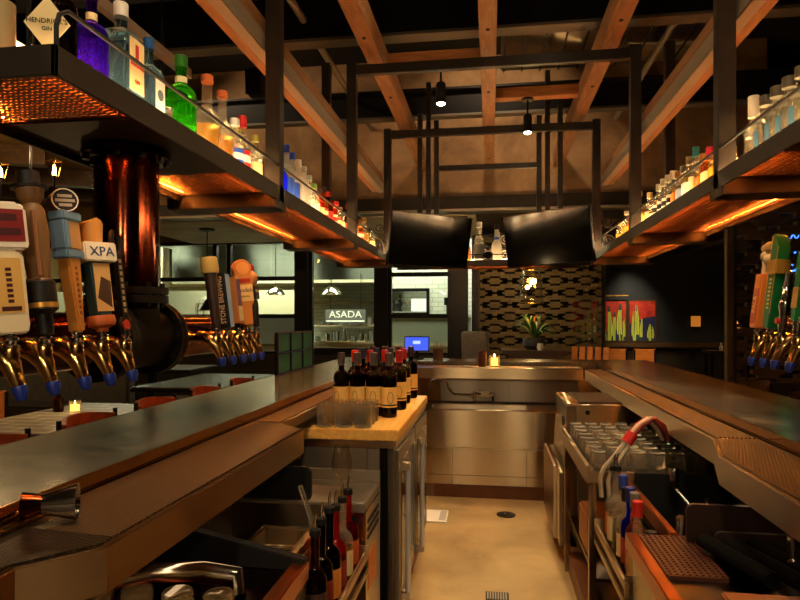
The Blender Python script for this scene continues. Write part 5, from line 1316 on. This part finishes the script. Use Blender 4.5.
for k in range(6):
    a = k*PI/6
    MB().tube([(-5.12+.25*math.cos(b)*math.cos(a), 10.58+.25*math.cos(b)*math.sin(a), 1.62+.25*math.sin(b)) for b in [2*PI*i/24 for i in range(24)]], .014, 6, True).build('hoop', M['white'], t, world=True)
for zz, rr in ((0,.25), (.13,.214), (-.13,.214)): MB().tube([(-5.12+rr*math.cos(b), 10.58+rr*math.sin(b), 1.62+zz) for b in [2*PI*i/24 for i in range(24)]], .012, 6, True).build('hoop', M['white'], t, world=True)
MB().box(-5.3, -4.94, 10.43, 10.73, 1.30, 1.36).build('stand', M['iron'], t, world=True)
MB().box(-5.15, -5.09, 10.55, 10.61, 0, 1.30).build('stand_post', M['iron'], t, world=True)
# right kitchen window: tiled wall with a pass-through
t = thing('pass_wall', 'white tiled kitchen wall with a dark framed pass-through opening', 'tiled wall', (-1.1, 11.6, 0))
pw = MB().box(-1.9, -.33, 11.6, 11.7, 0, 1.60).box(-1.9, -.33, 11.6, 11.7, 2.05, 3.2).box(-1.18, -.33, 11.6, 11.7, 1.60, 2.05)
pw.build('tiles', M['subway'], t, world=True)
MB().box(-1.88, -1.18, 11.57, 11.6, 1.99, 2.05).box(-1.22, -1.16, 11.57, 11.6, 1.55, 2.05).box(-1.9, -1.18, 11.57, 11.6, 1.54, 1.59).build('opening_frame', M['iron'], t, world=True)
solo('pass_counter', MB().box(-1.9, -.33, 11.2, 11.56, .95, 1.0).box(-1.9, -.33, 11.25, 11.56, 0, .95), M['cream'], 'pale counter in front of the white tiled pass wall', 'counter')
MB().box(-1.62, -1.28, 12.4, 12.42, 1.62, 1.88).build('lit_frame', glow('pass_light', (240,236,220), .9), t, world=True)
solo('pass_screen', MB().box(-1.88, -.36, 11.22, 11.24, 1.001, 1.49).box(-1.88,-.36,11.2,11.26,1.49,1.51), cmat((168,174,148), .4), 'pale greenish panel standing on the pass counter under the window rail', 'panel')
sf = MB().lathe([(0,1.56),(.07,1.56),(.05,1.68),(.08,1.76),(.04,1.84),(0,1.86)], (-1.78, 11.75, 0), 12)
solo('dark_jug', sf, M['black'], 'dark jug silhouetted in the pass-through opening', 'jug')
MB_ = MB().box(-.86, -.58, 11.3, 11.5, 1.72, 1.86).box(-.82, -.80, 11.32, 11.34, 1.0, 1.72).box(-.64, -.62, 11.32, 11.34, 1.0, 1.72).box(-.82,-.80,11.46,11.48,1.0,1.72).box(-.64,-.62,11.46,11.48,1.0,1.72)
solo('heat_lamp_stand', MB_, M['iron'], 'dark stand on the counter at the right of the pass window', 'stand')

# ================================================================ lattice screens, far dining
def block_screen(name, lab, x0, x1, y, z0, z1, m, cw=.457, ch=.185, d=.06):
    """stacked blocks: light courses with stepped bow-tie openings"""
    t = thing(name, lab, 'screen', ((x0+x1)/2, y, z0))
    mb = MB()
    tile = ["111100001111",
            "100011110001",
            "000111111000",
            "100011110001",
            "111100001111",
            "111111111111"]
    H_ = 6; W_ = 12; u = cw/12; hh = ch/6
    rows = int((z1-z0)/hh); cols = int((x1-x0)/u)
    for r_ in range(rows):
        grp = r_//H_; off = 6 if grp % 2 else 0
        line = tile[r_ % H_]; c_ = 0
        while c_ < cols:
            if line[(c_+off) % W_] == '1':
                e = c_
                while e < cols and line[(e+off) % W_] == '1' and e-c_ < 6: e += 1
                mb.box(x0+c_*u+.002, x0+e*u-.002, y-d/2, y+d/2, z0+r_*hh+.002, z0+(r_+1)*hh-.001); c_ = e
            else: c_ += 1
    mb.build('blocks', m, t, world=True)
    # slim rods that tie the courses
    rd = MB(); x = x0+u*6
    while x < x1: rd.box(x-.006, x+.006, y-.006, y+.006, z0, z1); x += u*6
    rd.build('tie_rods', M['iron'], t, world=True)
    bk = MB().box(x0-.03, x0, y-.05, y+.05, 0, z1+.03).box(x1, x1+.03, y-.05, y+.05, 0, z1+.03).box(x0, x1, y-.05, y+.05, z1, z1+.03).box(x0, x1, y-.05, y+.05, max(0, z0-.9), z0)
    bk.build('frame', M['frame'], t, world=True)
    return t
block_screen('block_screen', 'screen of stacked wooden blocks with bow-tie openings, behind the plant', -.17, 1.68, 9.6, .86, 2.75, M['lattice'])
block_screen('block_screen', 'dark screen of stacked wooden blocks behind the right beer taps', 2.5, 6.9, 6.76, .8, 2.85, M['latticed'], .62, .26, .08)
# high table with plant
t = thing('high_table', 'dark high table carrying the flowering plant', 'table', (.70, 8.35, 0))
MB().box(.14, .98, 8.0, 8.75, 1.0, 1.05).build('tabletop', M['tablewood'], t, .004, world=True)
for x in (.2, .88):
    for y in (8.06, 8.67): MB().box(x, x+.05, y, y+.05, 0, 1.0).build('leg', M['iron'], t, world=True)
MB().box(.22, .92, 8.03, 8.05, .80, 1.0).build('apron', M['tablewood'], t, world=True)
t = thing('potted_plant', 'bromeliad with orange flower in a dark round pot on the high table', 'plant', (.57, 8.3, 1.05))
MB().lathe([(0,0),(.10,0),(.145,.05),(.15,.10),(.135,.15),(.125,.15),(.13,.10),(0,.12)], n=24).build('pot', cmat((54,52,54), .6), t)
lf = MB(); rng = random.Random(3)
for i in range(26):
    a = 2*PI*i/26 + rng.uniform(-.15,.15); L_ = rng.uniform(.20, .38); up = rng.uniform(.10, .30); w = .020
    pts = []
    for k in range(7):
        s_ = k/6; rr = L_*s_; zz = .13 + up*math.sin(s_*PI*.78)*1.15
        pts.append((rr, zz, w*(1-s_**2)*(.6+.8*s_) + .001))
    ra = [(p[0]*math.cos(a)-p[2]*math.sin(a), p[0]*math.sin(a)+p[2]*math.cos(a), p[1]) for p in pts]
    rb_ = [(p[0]*math.cos(a)+p[2]*math.sin(a), p[0]*math.sin(a)-p[2]*math.cos(a), p[1]) for p in pts]
    rc_ = [(p[0]*math.cos(a), p[0]*math.sin(a), p[1]-.008) for p in pts]
    lf.loft([[ra[k], rb_[k], rc_[k]] for k in range(7)])
lf.build('leaves', noisy('bromeliad_leaf', (52,82,34), (92,122,56), 12, .45), t)
fl_ = MB()
for i in range(14):
    a = i*2.4; rr = .025+.055*(i/14); z_ = .41 - .08*(i/14) + .02
    fl_.loft([[(0+.006*math.cos(b), .006*math.sin(b), z_-.08) for b in (0,2.1,4.2)], [(rr*math.cos(a)+.012*math.cos(b), rr*math.sin(a)+.012*math.sin(b), z_) for b in (0,2.1,4.2)], [(1.7*rr*math.cos(a)+.002*math.cos(b), 1.7*rr*math.sin(a)+.002*math.sin(b), z_+.03) for b in (0,2.1,4.2)]])
fl_.cyl((0,0,.13),(0,0,.38),.008,6)
fl_.build('flower', cmat((226,140,34), .45), t)
t = thing('votive_glass', 'small clear votive glass in front of the plant pot', 'glass', (.63, 8.06, 1.05))
MB().lathe([(0,0),(.035,0),(.045,.04),(.035,.09),(.033,.09),(.042,.04),(.03,.01),(0,.01)], n=16).build('bowl', M['white'], t)
t = thing('pendant_lamp', 'clear glass pendant lamp with glowing bulbs above the plant', 'pendant lamp', (.53, 8.3, 1.66))
MB().lathe([(.10,.45),(.115,.44),(.165,.02),(.165,0),(.160,0),(.110,.43)], n=28).build('shade', M['thin'], t)
MB().tube([(.163*math.cos(2*PI*i/28), .163*math.sin(2*PI*i/28), .004) for i in range(28)], .006, 6, True).tube([(.108*math.cos(2*PI*i/28), .108*math.sin(2*PI*i/28), .445) for i in range(28)], .006, 6, True).build('shade_rim', M['brass'], t)
MB().cyl((0,0,.44), (0,0,1.24), .007, 8).lathe([(0,.44),(.11,.44),(.10,.455),(0,.46)], n=24).build('cord', M['iron'], t)
MB().sphere((.03,0,.30), .04).build('bulb', M['bulb'], t); MB().sphere((-.05,.02,.22), .028).build('bulb', M['bulb'], t)
point((.56, 8.2, 1.90), 13, (1,.68,.30), .05)
def high_chair(lab, x, y):
    t = thing('high_chair', lab, 'chair', (x, y, 0), R(55))
    MB().prism([(-.20,.80),(.16,.80),(.16,.86),(-.12,.88),(-.16,1.30),(-.20,1.31),(-.22,1.28)], -.2, .2, 'y').build('shell', M['greyleather'], t, .02)
    for sx in (-.17, .14):
        for sy in (-.17, .17): MB().cyl((sx, sy, 0), (sx*.85, sy*.85, .80), .014, 8).build('leg', M['iron'], t)
    return t
hc = high_chair('grey upholstered high chair beside the dark column', -.09, 7.7)
t = thing('slat_bench', 'honey-coloured slatted bench back at the right of the high table', 'bench', (1.29, 8.0, 0))
for i in range(5):
    MB().obox((1.06+i*.088, 8.05-i*.05, 1.02), (.075, .02, .17), (R(-8), 0, R(-28))).build('back_slat', M['orangewood'], t, .004, world=True)
MB().obox((1.29, 8.08, .78), (.46, .34, .05), (0,0,R(-28))).build('seat', M['orangewood'], t, .005, world=True)
MB().obox((1.24, 7.97, .96), (.46, .015, .03), (R(-8),0,R(-28))).build('rail', M['tablewood'], t, world=True)
for dx, dy in ((-.2,.2), (.2,.0), (-.15,-.05), (.25,-.15)): MB().cyl((1.29+dx*.8, 8.08+dy*.7, 0), (1.29+dx*.8, 8.08+dy*.7, .76), .02, 8).build('leg', M['iron'], t, world=True)
# paintings
def painting(x0, x1, lab, seed, stems):
    t = thing('painting', lab, 'painting', ((x0+x1)/2, 12.83, 1.02), 0, 'cactus paintings')
    z0, z1 = 1.03, 1.82; y = 12.82
    MB().box(x0-.03, x1+.03, y, y+.025, z0-.03, z1+.03).build('frame', M['tablewood'], t, .004, world=True)
    c = MB().box(x0, x1, y-.004, y, z0, z1).build('canvas', P('painted_sky_%d' % seed, (170,34,24), .5), t, world=True)
    cm = c.data.materials[0]; f = noise(cm, coords(cm, (3,1,4)), 2, 4); base(cm, ramp(cm, f, [(.35,(150,24,20)),(.65,(200,62,34))]))
    rg = random.Random(seed); w_ = x1-x0; h_ = z1-z0
    MB().prism([(x0, z0), (x1, z0), (x1, z0+h_*.62*stems['hill']), (x0+w_*.6, z0+h_*.58*stems['hill']), (x0, z0+h_*.42*stems['hill'])], y-.0055, y-.004, 'y').build('painted_ground', cmat((36,38,70)), c, world=True)
    gm = cmat((206,214,66)); gd = cmat((34,66,60)); sm_ = MB(); sd = MB()
    for (fx, fw, fh) in stems['s']:
        cx = x0 + w_*fx; ww = w_*fw; top = z0 + h_*fh
        lft, rgt = [], []
        for q in range(7):
            f_ = q/6; wob = ww*(.25*math.sin(f_*5+fx*20)); wd = ww*(.72+.34*math.sin(f_*PI*1.15+.4)) if q < 6 else ww*.35
            z_ = z0 + (top-z0)*f_
            lft.append((max(x0, cx+wob-wd), z_)); rgt.append((min(x1, cx+wob+wd), z_))
        sd.loft([[(a[0], y-.0055, a[1]), (b[0], y-.0055, b[1]), (b[0], y-.0075, b[1]), (a[0], y-.0075, a[1])] for a, b in zip(lft, rgt)])
        for u0, u1 in ((.06,.26), (.36,.56), (.68,.9)):
            t0 = .04 + .08*rg.random(); n0 = 1 if rg.random() < .5 else 0
            sm_.loft([[(a[0]+(b[0]-a[0])*u0, y-.0075, a[1]+.004*t0), (a[0]+(b[0]-a[0])*u1, y-.0075, a[1]), (a[0]+(b[0]-a[0])*u1, y-.009, a[1]), (a[0]+(b[0]-a[0])*u0, y-.009, a[1])] for a, b in zip(lft[n0:7-rg.randint(0,1)], rgt[n0:7])])
    sd.build('painted_cactus', gd, c, world=True); sm_.build('painted_ribs', gm, c, world=True)
painting(1.62, 2.12, 'cactus painting half hidden behind the block screen, left of the bright pair', 6, dict(hill=.6, s=[(.2,.08,.5),(.45,.09,.62),(.70,.10,.85),(.9,.06,.7)]))
painting(2.235, 2.68, 'cactus painting with several tall stems on red, left of the pair on the far wall', 4, dict(hill=.5, s=[(.1,.07,.55),(.3,.10,.88),(.5,.09,.72),(.75,.12,.93),(.92,.06,.6)]))
painting(2.76, 3.245, 'cactus painting with a dark horizon on red, right of the pair on the far wall', 9, dict(hill=1, s=[(.14,.06,.75),(.28,.09,.90),(.46,.06,.55),(.78,.08,.42),(.90,.05,.36)]))
t = thing('picture_light', 'brass picture light above the left cactus painting', 'picture light', (2.5, 12.85, 1.92))
MB().cyl((2.28, 12.74, 1.93), (2.72, 12.74, 1.93), .014, 10).cyl((2.5,12.85,1.90),(2.5,12.74,1.93),.008,8).build('lamp_tube', M['goldink'], t, world=True)
gq = 'orange chairs under the cactus paintings'
c1 = chair('orange chair back under the left cactus painting', (2.42, 12.2, 0), R(180), M['orangewood'], gq)
dup(c1, (2.95, 12.2, 0), R(180), 'orange chair back under the right cactus painting')
t = thing('wall_sconce', 'small amber glowing panel sconce on the dark far wall', 'sconce', (4.0, 12.84, 1.30))
MB().box(3.93, 4.10, 12.80, 12.85, 1.31, 1.52).build('shade', glow('amber_panel', (255,150,50), .22), t, .006, world=True)
MB().box(3.92, 4.11, 12.795, 12.85, 1.30, 1.312).box(3.92, 4.11, 12.795, 12.85, 1.52, 1.532).build('frame', M['iron'], t, world=True)
t = thing('side_table', 'narrow dark side table by the lattice post', 'table', (4.15, 11.6, 0))
MB().box(3.8, 4.5, 11.4, 11.8, .86, .90).build('tabletop', M['tablewood'], t, world=True)
for x in (3.83, 4.43):
    for y in (11.43, 11.74): MB().box(x, x+.04, y, y+.04, 0, .86).build('leg', M['iron'], t, world=True)
t = thing('table_lamp', 'table lamp with a tan cone shade in the dark far corner', 'table lamp', (4.28, 11.65, .90))
MB().lathe([(0,0),(.07,0),(.08,.02),(.03,.10),(.05,.18),(.02,.30),(0,.30)], n=18).build('base', cmat((74,60,46)), t)
MB().lathe([(.14,.34),(.03,.60),(.026,.60),(.136,.34)], n=24).build('shade', P('tan_lamp_shade', (196,140,80), .7, emit=(255,160,70), es=.18), t)
t = thing('small_vase', 'small white bottle standing on the dark side table', 'vase', (4.02, 11.5, .90))
MB().lathe([(0,0),(.03,0),(.035,.06),(.014,.10),(.014,.14),(0,.14)], n=14).build('body', M['white'], t)
point((4.28, 11.5, 1.36), 2.2, (1,.6,.28), .05)
spotlight((2.74, 11.9, 2.85), (2.6, 12.85, 1.30), 85, 70, (1,.86,.62), .05, 1.0)
spotlight((2.7, 11.0, 2.85), (2.7, 12.2, .6), 130, 50, (1,.7,.4), .05)
# blue neon and green exit lamp seen through the right screen
bl_ = glow('blue_neon', (60,110,255), 2.2)
t = thing('neon_sign', 'blue neon squiggles glowing through the dark block screen at the right edge', 'neon sign', (3.55, 7.6, 1.5))
nb = MB()
for (x, z) in ((3.40, 2.40), (3.45, 2.24)): nb.tube([(x+i*.035, 7.6, z+.03*(1 if i % 2 else -1)) for i in range(8)], .010, 6)
nb.tube([(3.30,7.6,1.98),(3.30,7.6,2.16),(3.30,7.6,2.07),(3.42,7.6,2.09),(3.48,7.6,2.02),(3.40,7.6,2.0)], .013, 6)
nb.build('tubes', bl_, t, world=True)
MB().box(3.25, 3.8, 7.63, 7.65, 1.5, 2.5).build('backing', M['black'], t, world=True)
solo('signal_lamp', MB().box(3.12, 3.22, 7.2, 7.24, 1.97, 2.07), glow('green_lamp', (30,220,90), 1.6), 'small square green light glowing behind the right tap handles', 'light', bev=.008)
# ================================================================ light, camera
w = bpy.data.worlds.new('room_dark'); bpy.context.scene.world = w; w.use_nodes = True
w.node_tree.nodes['Background'].inputs['Color'].default_value = (.02, .015, .01, 1); w.node_tree.nodes['Background'].inputs['Strength'].default_value = .35
# kitchen ceiling panels
def panel(x, y, z, sx, sy, power, col, lab, visible=True):
    t = thing('ceiling_panel_light', lab, 'ceiling light', (x, y, z), 0, 'kitchen ceiling panels')
    MB().box(x-sx/2, x+sx/2, y-sy/2, y+sy/2, z, z+.04).build('housing', M['white'], t, world=True)
    area((x, y, z-.01), (x, y, 0), sx, sy, power, col)
MB().box(X0, -.33, YW+.07, YF, 3.3, 3.36).build('ceiling_kitchen', M['white'])['kind'] = 'structure'
KC = (.98, 1.0, .76)
panel(-7.6, 11.4, 3.22, 1.4, .7, 93, KC, 'kitchen ceiling light at the far left')
panel(-4.7, 11.3, 3.22, 1.4, .7, 93, KC, 'kitchen ceiling light over the serving counter')
panel(-2.6, 11.1, 3.22, 1.2, .6, 57, KC, 'kitchen ceiling light over the steel counter')
panel(-1.1, 10.9, 3.22, .9, .5, 40, (1,.98,.86), 'kitchen ceiling light before the tiled pass wall')
panel(-2.2, 12.7, 3.22, .9, .5, 36, KC, 'kitchen ceiling light by the rear shelves')
# house downlights, with added ones marked below
WARM = (1, .70, .38)
def downlight(x, y, z, power, lab, ang=80, col=WARM, tgt=None):
    t = thing('recessed_downlight', lab, 'ceiling light', (x, y, z), 0, 'recessed downlights')
    MB().lathe([(.05,0),(.06,0),(.06,-.05),(.05,-.05)], (0,0,0), 20).build('ring', M['iron'], t)
    MB().lathe([(0,-.006),(.049,-.006),(.049,-.01),(0,-.01)], (0,0,0), 18).build('lamp', M['lamp_face'], t)
    spotlight((x, y, z-.07), tgt or (x, y, 0), power, ang, col, .05)
downlight(0, 1.2, ZC, 110, 'downlight above the aisle behind the viewer')
downlight(-.62, 3.6, ZC, 70, 'downlight above the butcher block', 40)
downlight(-1.9, 3.0, 3.5 if 0 else ZC, 70, 'downlight above the left bar stools', 70)
downlight(.5, 3.3, ZC, 110, 'downlight above the glass drainer', 40)
downlight(0, 6.2, ZC, 80, 'downlight aimed at the brown plaster bulkhead', 95, (1,.74,.46), (0, YB, 3.5))
downlight(-3.6, 6.0, ZC, 70, 'downlight aimed at the left end of the bulkhead', 95, (1,.74,.46), (-2.4, YB, 3.2))
downlight(-6.4, 5.5, 3.5, 60, 'downlight over the left dining room', 110, (1,.66,.30))
downlight(.2, 8.9, 2.9, 12, 'downlight washing the block screen', 110, (1,.66,.30), (.3, 9.6, 1.6))
downlight(4.6, 5.4, ZC, 60, 'downlight over the right dining side', 80, (1,.6,.28))
downlight(-1.15, .6, ZC, 60, 'added downlight above the near end of the left bar', 60)  # added to brighten the near ledge mat and steel
downlight(1.15, 1.2, ZC, 50, 'added downlight above the near end of the right bar', 60)  # added to brighten the right ledge too
downlight(-.36, 2.5, ZC, 45, 'added downlight aimed at the far sink apron, left', 26, (1,.74,.42), (-.15, 5.0, .6))  # added for bright streaks on the steel apron
downlight(.34, 2.5, ZC, 45, 'added downlight aimed at the far sink apron, right', 26, (1,.74,.42), (.25, 5.0, .7))  # second lamp added for the apron streaks
downlight(-3.6, 3.2, ZC, 60, 'downlight over the tile-topped table', 80)
downlight(-.2, .2, ZC, 90, 'added downlight aimed at the left beer taps', 40, (1,.78,.5), (-1.15, 2.0, 1.5))  # added to brighten the left tap handles from the viewer's side
downlight(.2, .5, ZC, 60, 'added downlight aimed at the right beer taps', 34, (1,.74,.44), (1.12, 2.6, 1.5))  # added to brighten the right tap handles
downlight(4.1, 11.8, 2.9, 26, 'added downlight in the dark far corner')  # dim lamp added so the wainscot shows
for x, l in ((-.53, 'left added globe lamp behind the viewer'), (.47, 'right added globe lamp behind the viewer')):
    t = thing('added_globe', l, 'pendant lamp', (x, -1.5, 2.2), 0, 'added globe lamps behind the viewer')  # unseen lamps, added to put streaks of light on the steel apron
    MB().sphere((0,0,0), .05).build('globe', M['bulb'], t)
    MB().cyl((0,0,.05), (0,0,ZC-2.2), .008, 8).build('cord', M['iron'], t)
    point((x, -1.5, 2.13), 32, (1,.80,.52), .05)
sc = bpy.context.scene
cam = bpy.data.cameras.new('camera'); co = bpy.data.objects.new('camera', cam); C.objects.link(co); sc.camera = co
cam.sensor_width = 36; cam.lens = 610/800*36; cam.shift_y = 20/800; cam.clip_start = .05
co.location = (0, 0, 1.443); co.rotation_euler = (R(90), 0, math.atan(91/610))
sc.view_settings.view_transform = 'Standard'; sc.view_settings.look = 'None'; sc.view_settings.gamma = 1; sc.view_settings.exposure = 1.0
sc.view_settings.use_curve_mapping = False
sc.cycles.max_bounces = 10; sc.cycles.transmission_bounces = 8; sc.cycles.transparent_max_bounces = 12; sc.cycles.diffuse_bounces = 4; sc.cycles.glossy_bounces = 4
sc.cycles.sample_clamp_indirect = 4; sc.cycles.caustics_reflective = False; sc.cycles.caustics_refractive = False; sc.cycles.blur_glossy = 1
sc.cycles.use_denoising = True
